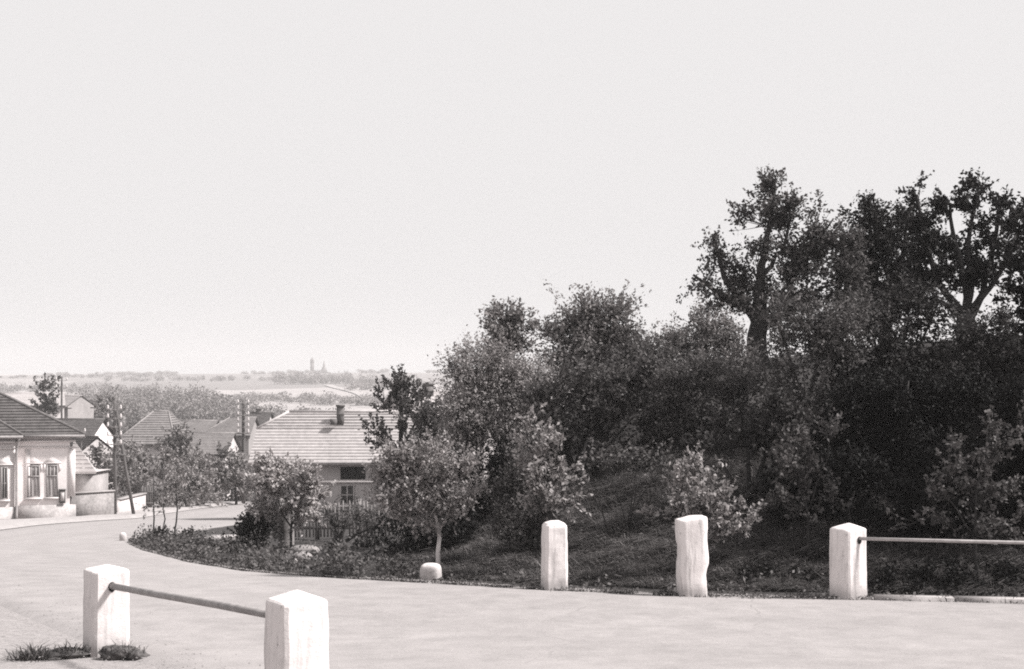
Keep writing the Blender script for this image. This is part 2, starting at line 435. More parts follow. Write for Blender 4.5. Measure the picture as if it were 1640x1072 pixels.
def clump_leaves(mb, c, R, leaf, cover, rng, up=0.7, sprig=0.30, lift=0.45, aspect=0.5, k=14, rough=0.45, fill=2.2, stems=None):
    """an uneven ellipsoid of leafy sprigs: leaves sit along twigs that grow outward and up"""
    R = np.array(R, float)
    n = int(COVER * cover * PI * R[0] * R[2] / (0.3 * leaf * leaf))
    m = max(4, n // k)
    sub = max(3, m // 22)
    uc = unit(rng.normal(size=(sub, 3)) + np.array((0, 0, 0.15)))
    pick_ = rng.integers(0, sub, m)
    u = unit(uc[pick_] + rng.normal(size=(m, 3)) * 0.20 * (1 + (rng.uniform(size=(m, 1)) < 0.3) * 2))
    ph = rng.uniform(0, 6.28, 12); wv = rng.normal(size=(12, 3)) * 3.2
    rad = 1 - rough * 0.5 + rough * 0.9 * np.sin(u @ wv.T + ph).mean(1) * 2.0
    r = (rng.uniform(0.45, 1.0, sub)[pick_] + rng.normal(size=m) * 0.14) * rad
    p = u * R * r[:, None]
    out = unit(unit(u / R) * 0.8 + np.array((0, 0, lift)) + rng.normal(size=(m, 3)) * 0.45)
    ln = sprig * rng.uniform(0.5, 1.4, m)
    tt = rng.uniform(0, 1, (m, k))
    pts = p[:, None, :] + out[:, None, :] * (tt * ln[:, None])[..., None] + rng.normal(size=(m, k, 3)) * (0.16 * ln[:, None] * (1.15 - tt))[..., None]
    al = np.repeat(out[:, None, :], k, 1)
    V, Q = leaf_quads((pts + np.array(c)).reshape(-1, 3), leaf, rng, up, aspect, al.reshape(-1, 3))
    mb.quads(V, Q)
    if stems is not None:
        pick = rng.choice(m, size=min(m, stems[1]), replace=False)
        for i in pick:
            a = np.array(c) + p[i] * 0.15 - np.array((0, 0, R[2] * 0.3)); b = np.array(c) + p[i] + out[i] * ln[i] * 0.7
            mid = (a + b) / 2 + rng.normal(size=3) * 0.06 * np.linalg.norm(b - a)
            stems[0].tube([a, mid, b], [stems[2], stems[2] * 0.6, stems[2] * 0.25], 4)

def plant(name, label, cat, d, bpx, clumps, leaf, leafmat, group=None, cover=5, limbs=None, r0=0.04, bark='bark', up=0.7, sprig=0.3, lift=0.45,
          aspect=0.5, woody='trunk', leafy='crown', rough=0.45, fill=2.2, stems=10, sr=0.012, depth=0.85, seed=None, sides=7, k=14):
    """clumps: (px, py, rx, ry[, dd]) photo-pixel measures at the plant's own distance, turned into metres"""
    rng = np.random.default_rng(seed if seed is not None else int(bpx * 7 + d * 13))
    leaf = leaf * (0.78 + 0.45 * ((bpx * 0.618 + d * 0.37) % 1.0))
    bx, by = X(bpx, d), d
    b = np.array((bx, by, gz(bx, by)))
    t = thing(name, label, cat, tuple(b), group=group)
    tr, cr = MB(), MB()
    cs = []
    for cl in clumps:
        px, py, rx, ry = cl[:4]; dd = cl[4] if len(cl) > 4 else rng.uniform(-0.15, 0.15) * rx / F * d
        dist = d + dd
        c = np.array((X(px, dist), dist, Z(py, dist))) - b
        Rx, Rz = rx / F * d, ry / F * d
        cs.append((c, Rx, Rz))
        clump_leaves(cr, c, (Rx, (Rx + Rz) / 2 * depth, Rz), leaf, cover, rng, up, sprig, lift, aspect, k, rough, fill, (tr, stems, sr))
    if limbs:
        for lb in limbs:
            pts = [np.array((X(p[0], d + (p[2] if len(p) > 2 else 0)), d + (p[2] if len(p) > 2 else 0), Z(p[1], d))) - b for p in lb['p']]
            if lb.get('root'): pts[0][2] = min(pts[0][2], -0.05)
            # subdivide with a little wander
            fine = [pts[0]]
            for a, e in zip(pts[:-1], pts[1:]):
                ln = np.linalg.norm(e - a)
                for s in (0.33, 0.66): fine.append(a + (e - a) * s + rng.normal(size=3) * 0.035 * ln)
                fine.append(e)
            ra, rb = lb['r']
            tr.tube(fine, list(np.linspace(ra, rb, len(fine))), sides)
    else:
        for c, Rx, Rz in cs:
            for q in range(max(1, int(4 / len(cs)) + 1)):
                st = np.array((rng.normal() * 0.08, rng.normal() * 0.08, -0.05))
                e = c + rng.normal(size=3) * np.array((Rx, Rx, Rz)) * 0.3
                mid = st * 0.5 + e * 0.5 + np.array((0, 0, 0.1)) * np.linalg.norm(e) * 0.5
                tr.tube([st, mid, e], [r0, r0 * 0.7, r0 * 0.3], 6)
    tr.build(woody, M[bark], t, smooth=True)
    cr.build(leafy, M[leafmat], t)
    return t

def shift(clumps, dx, dy): return [(c[0] + dx, c[1] + dy) + tuple(c[2:]) for c in clumps]

def build_hill():
    gt = 'old trees on top of the bank'
    plant('old_tree', 'gnarled tree on the bank with a bare forked trunk and one tall upright head', 'tree', 25.5, 1215,
          [(1240, 318, 36, 26), (1225, 350, 40, 34), (1262, 352, 30, 40), (1215, 395, 24, 26), (1305, 360, 24, 26), (1335, 385, 24, 36), (1262, 415, 42, 30), (1310, 420, 55, 40), (1265, 462, 60, 34), (1340, 455, 44, 36),
           (1145, 400, 12, 32), (1160, 425, 16, 22), (1128, 445, 32, 14), (1165, 462, 36, 18), (1150, 485, 36, 16), (1195, 490, 26, 20), (1290, 500, 50, 20), (1192, 440, 14, 14), (1220, 470, 22, 30), (1360, 410, 24, 30), (1340, 500, 44, 22), (1380, 490, 40, 24), (1250, 500, 34, 20)],
          0.07, 'leaf_mid', gt, cover=2.2, sprig=0.34, stems=16, sr=0.008, aspect=0.6, rough=0.5, k=18, lift=0.15,
          limbs=[dict(p=[(1212, 640), (1212, 560), (1216, 500), (1217, 470)], r=(0.23, 0.11), root=1), dict(p=[(1214, 520), (1185, 480), (1160, 445), (1140, 375)], r=(0.11, 0.02)),
                 dict(p=[(1216, 515), (1218, 450), (1228, 380), (1242, 300)], r=(0.11, 0.02)), dict(p=[(1218, 515), (1250, 470), (1300, 410), (1335, 350)], r=(0.05, 0.015)),
                 dict(p=[(1185, 480), (1150, 470), (1110, 440)], r=(0.07, 0.02)), dict(p=[(1220, 440), (1255, 400), (1270, 340)], r=(0.05, 0.015)), dict(p=[(1218, 515), (1200, 500), (1180, 490)], r=(0.08, 0.03)),
                 dict(p=[(1250, 472), (1300, 470), (1350, 450)], r=(0.05, 0.015))])
    plant('old_tree', 'dark tree with knobbly upright limbs fanning from a low fork by the right edge', 'tree', 24.5, 1546,
          [(1470, 470, 40, 22), (1470, 318, 14, 28), (1478, 360, 24, 36), (1520, 335, 22, 34), (1568, 310, 28, 14), (1560, 300, 12, 18), (1545, 335, 26, 16), (1600, 335, 26, 22), (1578, 365, 24, 26), (1625, 360, 24, 26), (1610, 390, 34, 22), (1520, 385, 40, 28), (1560, 410, 50, 30), (1490, 410, 40, 32),
           (1530, 445, 60, 26), (1590, 445, 36, 22), (1495, 450, 36, 20), (1620, 430, 26, 22)],
          0.07, 'leaf_dark', gt, cover=2.6, sprig=0.26, stems=12, sr=0.008, aspect=0.6, rough=0.5, lift=0.1,
          limbs=[dict(p=[(1546, 600), (1548, 530), (1548, 505)], r=(0.2, 0.16), root=1), dict(p=[(1546, 512), (1515, 470), (1485, 400), (1468, 312)], r=(0.08, 0.025)), dict(p=[(1548, 508), (1546, 460), (1530, 390), (1522, 325)], r=(0.07, 0.025)),
                 dict(p=[(1549, 508), (1556, 460), (1552, 380), (1568, 305)], r=(0.07, 0.025)), dict(p=[(1552, 508), (1575, 470), (1590, 400), (1605, 325)], r=(0.08, 0.025)), dict(p=[(1556, 510), (1600, 440), (1630, 370)], r=(0.06, 0.02)),
                 dict(p=[(1544, 512), (1500, 480), (1470, 440)], r=(0.05, 0.02))])
    plant('old_tree', 'dark round headed tree standing between the two knobbly trees', 'tree', 27, 1415,
          [(1360, 430, 30, 40), (1370, 480, 34, 26), (1385, 345, 32, 22), (1400, 370, 40, 28), (1440, 365, 36, 26), (1375, 400, 26, 36), (1425, 405, 55, 38), (1395, 445, 50, 34), (1450, 450, 46, 34), (1420, 480, 60, 28)],
          0.07, 'leaf_dark', gt, cover=3.2, sprig=0.3, stems=12, sr=0.008, aspect=0.6, rough=0.55,
          limbs=[dict(p=[(1415, 590), (1415, 500)], r=(0.16, 0.12), root=1), dict(p=[(1415, 500), (1400, 420), (1390, 350)], r=(0.1, 0.03)), dict(p=[(1415, 500), (1440, 430), (1450, 370)], r=(0.1, 0.03))])
    plant('old_tree', 'broad dark tree on the right edge whose crown runs out of the picture', 'tree', 21.5, 1790,
          [(1655, 440, 46, 46), (1690, 380, 70, 70), (1760, 330, 100, 90), (1860, 360, 100, 100), (1800, 450, 150, 90), (1690, 500, 60, 50), (1665, 560, 40, 46), (1740, 590, 100, 70), (1860, 560, 120, 100)],
          0.09, 'leaf_dark', gt, cover=4, sprig=0.22, stems=3, aspect=0.62,
          limbs=[dict(p=[(1790, 700), (1792, 560), (1790, 480)], r=(0.24, 0.16), root=1), dict(p=[(1790, 490), (1730, 420), (1680, 390)], r=(0.1, 0.03)), dict(p=[(1790, 490), (1800, 400), (1770, 330)], r=(0.1, 0.03)), dict(p=[(1790, 490), (1850, 400)], r=(0.1, 0.03))])
    plant('old_tree', 'added tall black tree shading the bank from the right, only its left fringe inside the right edge', 'tree', 17.0, 1935,  # added mostly out of view to shade the right of the bank
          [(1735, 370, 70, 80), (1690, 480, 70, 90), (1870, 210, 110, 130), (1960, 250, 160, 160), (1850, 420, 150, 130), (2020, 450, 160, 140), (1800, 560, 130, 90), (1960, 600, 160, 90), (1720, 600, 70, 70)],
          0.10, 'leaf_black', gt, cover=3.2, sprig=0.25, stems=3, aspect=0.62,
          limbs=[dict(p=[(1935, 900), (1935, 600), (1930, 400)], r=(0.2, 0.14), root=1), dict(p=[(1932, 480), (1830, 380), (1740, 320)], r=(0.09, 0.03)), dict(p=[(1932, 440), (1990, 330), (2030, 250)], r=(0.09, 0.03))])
    plant('slender_tree', 'slender upright tree rising above the pale bushes at the left end of the bank', 'tree', 30, 812,
          [(812, 505, 30, 26), (805, 535, 32, 26), (838, 525, 20, 22), (820, 560, 32, 24), (795, 570, 20, 20), (815, 600, 36, 30), (818, 530, 34, 40)],
          0.075, 'leaf_bush', cover=2.8, sprig=0.3, lift=0.9, stems=5, rough=0.6,
          limbs=[dict(p=[(814, 820), (812, 660), (815, 560), (812, 490)], r=(0.12, 0.02), root=1)])
    gb = 'bushes covering the bank'
    def bush(label, d, bpx, clumps, leaf=0.06, mat='leaf_bush', **kw):
        kw.setdefault('sprig', 0.28)
        return plant('bush', label, 'bush', d, bpx, clumps, leaf, mat, gb, woody='stems', leafy='foliage', **kw)
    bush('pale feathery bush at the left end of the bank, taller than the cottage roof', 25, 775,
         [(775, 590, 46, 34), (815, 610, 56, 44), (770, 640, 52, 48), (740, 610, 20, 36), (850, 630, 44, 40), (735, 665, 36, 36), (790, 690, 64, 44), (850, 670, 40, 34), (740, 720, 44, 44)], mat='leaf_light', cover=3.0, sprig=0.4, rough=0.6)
    bush('big bush with a ragged top, highest of the bushes midway along the bank', 26.5, 950,
         [(935, 505, 40, 36), (980, 520, 50, 34), (905, 540, 44, 34), (950, 560, 64, 44), (1015, 545, 44, 34), (1000, 590, 60, 40), (910, 590, 50, 36), (955, 600, 70, 50)], cover=3.2, sprig=0.4, rough=0.6)
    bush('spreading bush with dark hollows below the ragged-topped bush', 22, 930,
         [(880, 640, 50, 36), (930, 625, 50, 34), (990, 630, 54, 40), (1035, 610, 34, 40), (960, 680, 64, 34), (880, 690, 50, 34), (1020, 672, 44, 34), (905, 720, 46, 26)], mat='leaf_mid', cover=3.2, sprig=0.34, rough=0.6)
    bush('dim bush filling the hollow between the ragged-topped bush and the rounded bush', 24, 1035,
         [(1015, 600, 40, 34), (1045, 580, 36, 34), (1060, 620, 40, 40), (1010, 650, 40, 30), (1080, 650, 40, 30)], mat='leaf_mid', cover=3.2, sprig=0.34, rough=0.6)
    bush('low tangled shrub on the open slope above the round topped post', 18.6, 1000,
         [(960, 745, 34, 14), (1010, 735, 40, 14), (1060, 738, 34, 14)], leaf=0.05, mat='leaf_mid', cover=2.2, sprig=0.3, lift=-0.2, rough=0.6, r0=0.01, stems=4, sr=0.006)
    bush('rounded bush left of the gnarled tree trunk', 25, 1110,
         [(1090, 545, 34, 30), (1130, 530, 34, 28), (1160, 545, 34, 32), (1120, 585, 60, 40), (1180, 590, 34, 40)], cover=3.0, sprig=0.36, rough=0.6)
    bush('dark bush below the rounded bush at the middle of the bank', 21.5, 1115,
         [(1075, 620, 40, 36), (1125, 610, 46, 34), (1175, 635, 40, 40), (1100, 665, 50, 36), (1160, 680, 44, 30)], mat='leaf_mid', cover=3.2, sprig=0.32, rough=0.6)
    t = bush('weeping bush with pale hanging stems just right of the gnarled trunk', 21, 1305,
         [(1270, 525, 44, 28), (1320, 515, 40, 24), (1250, 565, 26, 40), (1345, 550, 30, 40), (1300, 540, 50, 26), (1250, 505, 24, 18), (1370, 505, 34, 22), (1230, 600, 30, 34), (1290, 640, 40, 30)], mat='leaf_mid', cover=2.6, sprig=0.4, lift=-0.1, rough=0.55, bark='bark_pale')
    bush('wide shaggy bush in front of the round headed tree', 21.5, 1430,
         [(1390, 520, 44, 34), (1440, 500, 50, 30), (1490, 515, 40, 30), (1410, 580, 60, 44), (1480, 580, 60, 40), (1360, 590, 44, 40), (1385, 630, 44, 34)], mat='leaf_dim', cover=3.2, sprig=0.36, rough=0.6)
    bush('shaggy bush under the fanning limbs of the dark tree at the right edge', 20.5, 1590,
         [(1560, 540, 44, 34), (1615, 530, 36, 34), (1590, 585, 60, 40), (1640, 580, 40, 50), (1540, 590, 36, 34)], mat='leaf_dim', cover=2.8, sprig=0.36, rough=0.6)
    bush('low shrub on the slope below the weeping bush', 18.8, 1200,
         [(1230, 660, 44, 26), (1185, 690, 44, 24), (1270, 690, 44, 30), (1150, 715, 34, 16), (1225, 720, 44, 24)], mat='leaf_dim', cover=3.0, sprig=0.3, rough=0.6)
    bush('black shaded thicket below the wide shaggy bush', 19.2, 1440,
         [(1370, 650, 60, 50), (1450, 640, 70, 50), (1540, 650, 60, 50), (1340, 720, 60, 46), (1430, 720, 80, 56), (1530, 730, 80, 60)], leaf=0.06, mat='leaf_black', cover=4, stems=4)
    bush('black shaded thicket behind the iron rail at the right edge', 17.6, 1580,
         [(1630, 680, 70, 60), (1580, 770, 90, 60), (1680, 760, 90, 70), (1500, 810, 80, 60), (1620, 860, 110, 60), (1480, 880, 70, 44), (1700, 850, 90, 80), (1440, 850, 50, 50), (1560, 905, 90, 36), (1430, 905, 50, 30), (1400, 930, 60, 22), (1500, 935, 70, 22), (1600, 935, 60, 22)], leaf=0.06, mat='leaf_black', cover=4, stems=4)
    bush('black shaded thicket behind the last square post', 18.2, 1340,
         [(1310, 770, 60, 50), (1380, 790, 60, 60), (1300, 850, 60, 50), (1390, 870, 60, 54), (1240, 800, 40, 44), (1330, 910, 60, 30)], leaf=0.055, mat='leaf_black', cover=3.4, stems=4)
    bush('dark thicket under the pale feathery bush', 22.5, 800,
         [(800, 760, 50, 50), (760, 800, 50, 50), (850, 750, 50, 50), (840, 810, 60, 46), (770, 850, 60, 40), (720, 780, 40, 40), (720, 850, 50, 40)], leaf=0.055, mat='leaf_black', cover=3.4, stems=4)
    bush('dark dead-leaved bush under the two-headed sapling behind the round topped post', 19, 845,
         [(830, 790, 36, 40), (870, 800, 36, 40), (815, 850, 40, 40), (865, 860, 40, 40), (840, 740, 30, 30)], leaf=0.045, mat='leaf_mid', cover=2.2, stems=14, sr=0.006)
    bush('black hedge between the cottage and the small round-headed tree', 20.5, 660,
         [(640, 870, 40, 36), (690, 860, 40, 36), (735, 880, 40, 34), (650, 900, 50, 24), (710, 905, 50, 22)], leaf=0.05, mat='leaf_black', cover=3.4, stems=4)
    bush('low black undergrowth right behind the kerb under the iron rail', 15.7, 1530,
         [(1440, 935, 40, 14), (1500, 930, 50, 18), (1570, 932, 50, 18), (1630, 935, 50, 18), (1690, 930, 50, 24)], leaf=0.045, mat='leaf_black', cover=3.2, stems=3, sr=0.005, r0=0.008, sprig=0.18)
    bush('low dark undergrowth between the rough chipped post and the last square post', 16.3, 1240,
         [(1170, 935, 30, 10), (1225, 925, 36, 16), (1285, 925, 34, 18)], leaf=0.045, mat='leaf_dark', cover=2.4, stems=3, sr=0.005, r0=0.008, sprig=0.16)
    # saplings along the verge
    gs = 'young trees planted along the verge'
    def sap(label, d, bpx, clumps, leaf, mat, stem, **kw):
        kw.setdefault('cover', 2.6); kw.setdefault('sprig', 0.22)
        return plant('young_tree', label, 'tree', d, bpx, clumps, leaf, mat, gs, aspect=kw.pop('aspect', 0.55), rough=0.6, stems=6, sr=0.006, limbs=stem, sides=6, **kw)
    sap('young tree with two upright leafy heads behind the round topped post', 17.6, 884,
        [(850, 705, 20, 26), (865, 725, 22, 26), (893, 715, 16, 26), (845, 755, 28, 28), (885, 760, 30, 34), (912, 755, 18, 22), (870, 795, 36, 26), (905, 800, 22, 22)], 0.055, 'leaf_light',
        [dict(p=[(885, 945), (885, 830), (876, 770), (852, 690)], r=(0.02, 0.006), root=1), dict(p=[(884, 800), (893, 750), (894, 700)], r=(0.012, 0.005))], cover=2.2, lift=1.0)
    sap('young leafy tree with pale big leaves behind the rough chipped post', 16.6, 1125,
        [(1110, 755, 26, 22), (1090, 785, 34, 28), (1135, 775, 32, 28), (1165, 800, 30, 28), (1120, 820, 44, 30), (1180, 840, 26, 26), (1070, 820, 24, 24), (1150, 850, 36, 26), (1195, 815, 14, 16)], 0.06, 'leaf_light',
        [dict(p=[(1125, 945), (1128, 860), (1112, 740)], r=(0.02, 0.006), root=1), dict(p=[(1128, 870), (1160, 820), (1170, 780)], r=(0.012, 0.004))], cover=1.6, lift=0.8)
    sap('thin dark sapling on a bare stem between the rough post and the last square post', 17, 1296,
        [(1265, 705, 18, 22), (1290, 720, 30, 24), (1330, 700, 16, 26), (1255, 750, 28, 28), (1300, 770, 40, 30), (1340, 790, 20, 26), (1245, 795, 22, 24), (1290, 810, 40, 18)], 0.06, 'leaf_mid',
        [dict(p=[(1297, 950), (1294, 840), (1280, 760), (1268, 700)], r=(0.016, 0.005), root=1), dict(p=[(1293, 820), (1320, 750), (1332, 690)], r=(0.01, 0.004))], cover=1.3, lift=0.8)
    sap('young tree with curled pale-edged leaves above the iron rail at the right edge', 15.9, 1560,
        [(1580, 680, 28, 20), (1600, 715, 30, 26), (1560, 740, 34, 26), (1520, 760, 36, 26), (1600, 775, 36, 30), (1550, 800, 48, 30), (1490, 800, 34, 26), (1470, 830, 24, 18), (1570, 845, 44, 22), (1620, 830, 24, 40), (1630, 690, 14, 30), (1540, 720, 22, 20), (1585, 760, 30, 40), (1525, 840, 30, 20)], 0.05, 'leaf_mid',
        [dict(p=[(1560, 960), (1562, 850), (1570, 760), (1582, 680)], r=(0.022, 0.006), root=1), dict(p=[(1562, 860), (1520, 800), (1490, 770)], r=(0.012, 0.004))], cover=0.95, lift=0.6)
    sap('small round-headed tree with a whitewashed trunk beside the low stone', 17.8, 703,
        [(690, 735, 40, 26), (650, 745, 36, 28), (735, 755, 34, 32), (620, 765, 34, 30), (670, 785, 50, 34), (720, 800, 42, 36), (625, 805, 38, 30), (685, 830, 44, 22), (745, 790, 24, 30), (600, 770, 18, 24), (640, 725, 26, 20), (660, 775, 46, 40)], 0.055, 'leaf_light',
        [dict(p=[(704, 935), (704, 860)], r=(0.032, 0.028), root=1), dict(p=[(704, 862), (690, 800), (680, 720)], r=(0.026, 0.008)), dict(p=[(704, 850), (735, 790)], r=(0.014, 0.005)), dict(p=[(702, 850), (650, 800), (610, 770)], r=(0.016, 0.005))], cover=2.6, bark='limewash', lift=0.4)
    sap('airy young tree at the gate by the picket fence, left of the cottage window', 27, 470,
        [(455, 755, 40, 24), (490, 770, 34, 26), (425, 775, 36, 28), (460, 795, 60, 34), (508, 795, 26, 30), (418, 812, 32, 26), (480, 828, 44, 22), (440, 770, 50, 30)], 0.075, 'leaf_pale',
        [dict(p=[(466, 890), (468, 830), (458, 750)], r=(0.035, 0.01), root=1), dict(p=[(468, 840), (500, 780)], r=(0.02, 0.006)), dict(p=[(467, 845), (425, 780)], r=(0.02, 0.006))], cover=2.0, lift=0.6)
    plant('plum_tree', 'dark upright tree standing against the right end of the cottage roof', 'tree', 44, 640,
        [(635, 620, 28, 24), (655, 640, 34, 26), (615, 640, 24, 24), (640, 665, 50, 28), (680, 640, 18, 20), (605, 690, 26, 22), (650, 695, 48, 26), (690, 670, 22, 22), (625, 715, 36, 16), (640, 640, 34, 30), (642, 608, 12, 12)], 0.11, 'leaf_mid', cover=1.15, sprig=0.42, lift=1.0, stems=6, rough=0.6,
        limbs=[dict(p=[(642, 850), (642, 730), (640, 640), (636, 600)], r=(0.12, 0.02), root=1), dict(p=[(642, 730), (610, 680)], r=(0.06, 0.02)), dict(p=[(642, 720), (680, 650)], r=(0.06, 0.02))])
    plant('bush', 'leafy bush between the dark upright tree and the pale feathery bush', 'bush', 36, 705,
        [(690, 680, 30, 26), (720, 665, 26, 24), (705, 710, 40, 30), (740, 700, 26, 30), (670, 720, 30, 24)], 0.10, 'leaf_mid', cover=2.6, sprig=0.4, woody='stems', leafy='foliage', rough=0.6)

def build_middle_plants():
    gm = 'garden trees along the lane below the bend'
    spec = [
        ('dark round garden tree, tallest of the row along the lane', 86, 283, [(283, 705, 26, 18), (275, 728, 30, 20), (300, 725, 24, 18), (284, 745, 30, 14)], 'leaf_garden'),
        ('loose garden tree right behind the leaning pole', 82, 232, [(232, 735, 24, 18), (222, 760, 26, 22), (245, 765, 26, 22), (230, 790, 30, 18)], 'leaf_far'),
        ('leafy garden tree to the left of the whitewashed lane shed', 79, 258, [(258, 745, 20, 20), (252, 775, 22, 20), (262, 795, 18, 16)], 'leaf_far'),
        ('bushy garden tree to the right of the whitewashed lane shed', 80, 318, [(312, 745, 24, 18), (325, 770, 28, 22), (308, 790, 24, 20), (335, 792, 22, 16)], 'leaf_far'),
        ('dark leafy garden tree with a bare stem midway along the lane', 83, 345, [(345, 735, 24, 18), (338, 760, 26, 20), (358, 765, 20, 18), (346, 785, 24, 14)], 'leaf_garden'),
        ('pale garden tree beside the tall insulator pole', 84, 378, [(378, 748, 22, 20), (370, 775, 24, 20), (388, 780, 20, 18), (395, 755, 18, 20)], 'leaf_far'),
        ('low hedge-like garden tree at the far end of the lane', 88, 410, [(405, 770, 18, 20), (425, 765, 24, 22), (410, 795, 22, 16)], 'leaf_far'),
        ('broad leafy garden tree between the shed and the braced pole', 78, 165, [(160, 745, 18, 22), (170, 770, 24, 20), (185, 755, 18, 20), (158, 775, 14, 14), (192, 775, 16, 16)], 'leaf_garden'),
        ('leafy garden tree rising behind the whitewashed garden wall', 80, 208, [(208, 745, 22, 22), (200, 770, 22, 20), (218, 775, 20, 18), (210, 725, 16, 14)], 'leaf_far'),
        ('low spreading garden tree under the dark round tree of the lane', 78, 300, [(285, 785, 20, 18), (305, 760, 24, 20), (300, 800, 22, 12)], 'leaf_far'),
        ('spreading garden tree behind the bare-stemmed one along the lane', 92, 362, [(330, 775, 26, 24), (365, 765, 30, 26), (390, 790, 26, 18), (350, 800, 30, 12)], 'leaf_garden'),
    ]
    for lab, d, bp, cl, mt in spec:
        plant('garden_tree', lab, 'tree', d, bp, cl, 0.2, mt, gm, cover=2.8, sprig=0.7, stems=3, sr=0.02, rough=0.55,
              limbs=[dict(p=[(bp, 816), (bp, 775), (bp + 2, cl[0][1])], r=(0.09, 0.03), root=1)])
    gp = 'staked saplings on the verge tip'
    for lab, d, bp, cl in [
        ('staked sapling with pale leaves, leftmost on the verge tip', 33, 246, [(246, 790, 14, 22), (242, 815, 12, 14)]),
        ('staked sapling with thin leaves between the other two on the verge tip', 36, 261, [(262, 800, 12, 18), (258, 780, 10, 12)]),
        ('staked sapling with pale leaves, rightmost on the verge tip', 31.5, 284, [(282, 770, 16, 18), (286, 795, 16, 18), (275, 790, 10, 14)])]:
        plant('young_tree', lab, 'tree', d, bp, cl, 0.085, 'leaf_far', gp, cover=0.8, sprig=0.25, stems=3, sr=0.006,
              limbs=[dict(p=[(bp, 868), (bp, 815), (bp, 765)], r=(0.022, 0.01), root=1)])
    gd = 'trees in the dip behind the houses'
    for lab, d, bp, cl, mt in [
        ('dark round tree rising over the tiled roof of the big house', 120, 74, [(74, 632, 20, 14), (68, 650, 22, 16), (82, 655, 18, 14)], 'leaf_mid'),
        ('round tree standing right of the pale barn', 150, 138, [(138, 650, 22, 14), (150, 662, 18, 10), (128, 662, 16, 12)], 'leaf_far'),
        ('round tree behind the top of the leaning pole', 165, 172, [(172, 645, 18, 12), (165, 660, 22, 12), (185, 662, 16, 12)], 'leaf_far')]:
        plant('orchard_tree', lab, 'tree', d, bp, cl, 0.36, mt, gd, cover=3, sprig=1.0, stems=2, sr=0.03,
              limbs=[dict(p=[(bp, 740), (bp, 680), (bp, cl[0][1])], r=(0.2, 0.06), root=1)])
    plant('bush', 'dark shrub on the verge by the concrete slab', 'bush', 27.5, 412, [(405, 845, 22, 20), (425, 860, 24, 26), (400, 870, 26, 18), (430, 835, 18, 22)], 0.07, 'leaf_dark', cover=2.6, sprig=0.3, woody='stems', leafy='foliage')
    for lab, d, bp, cl, lf, mt in [
        ('low dark weed clump at the very tip of the verge', 29.5, 245, [(235, 868, 20, 10), (260, 866, 18, 12)], 0.06, 'leaf_dark'),
        ('low dark weed clump left of the concrete slab', 27.5, 300, [(285, 872, 22, 12), (310, 868, 18, 14)], 0.06, 'leaf_mid'),
        ('low dark weed clump below the concrete slab', 24.5, 365, [(350, 885, 26, 14), (380, 878, 22, 18)], 0.055, 'leaf_dark'),
        ('dark weed clump left of the stone gate pillar', 23.5, 425, [(415, 890, 24, 18), (440, 895, 22, 14)], 0.06, 'leaf_mid'),
        ('dark weed clump right of the pale boulders', 21.5, 545, [(530, 900, 26, 14), (560, 905, 26, 14), (590, 908, 20, 10)], 0.05, 'leaf_dark'),
        ('weedy clump just left of the low whitewashed block of stone', 19, 630, [(615, 910, 22, 12), (645, 915, 18, 12)], 0.045, 'leaf_mid')]:
        plant('weed_clump', lab, 'weeds', d, bp, cl, lf, mt, 'weed clumps on the verge', cover=2.4, sprig=0.2, stems=4, sr=0.006, woody='stems', leafy='foliage')
    plant('bush', 'bare twiggy bush growing through the picket fence', 'bush', 32, 540, [(535, 838, 32, 22), (570, 833, 30, 20), (600, 842, 26, 20)], 0.06, 'leaf_mid', cover=0.9, sprig=0.4, stems=24, sr=0.01, woody='stems', leafy='foliage')
    plant('bush', 'dark bush at the foot of the picket fence', 'bush', 26, 560, [(545, 888, 26, 14), (590, 884, 30, 20), (515, 890, 20, 10), (620, 885, 26, 22)], 0.06, 'leaf_dark', cover=2.6, sprig=0.25, woody='stems', leafy='foliage')

def scatter_leaves(name, pts, leaf, mat, up, aspect, seed, kind='stuff', along=None):
    rng = np.random.default_rng(seed)
    mb = MB(); V, Q = leaf_quads(pts, leaf, rng, up, aspect, along); mb.quads(V, Q)
    return tag(mb.build(name, M[mat]), kind=kind)

def blades(mb, P, L, w, rng, lean):
    """bent grass blades: two quads each"""
    n = len(P)
    a = rng.uniform(0, 2 * PI, n)
    t = np.stack([np.cos(a), np.sin(a), np.zeros(n)], 1)
    dirn = unit(np.stack([rng.normal(size=n) * 0.6, rng.normal(size=n) * 0.6, np.ones(n)], 1) + lean)
    L = (L * rng.uniform(0.5, 1.5, n))[:, None]; w = w * rng.uniform(0.6, 1.4, n)[:, None]
    m = P + dirn * L * 0.55
    bend = unit(dirn + lean * 1.2 + np.array((0, 0, -0.7)))
    e = m + bend * L * 0.5
    V = np.stack([P - t * w, P + t * w, m + t * w * 0.8, m - t * w * 0.8, e + t * w * 0.15, e - t * w * 0.15], 1).reshape(-1, 3)
    i = np.arange(n)[:, None] * 6
    mb.quads(V, np.concatenate([i + np.array((0, 1, 2, 3)), i + np.array((3, 2, 4, 5))]))

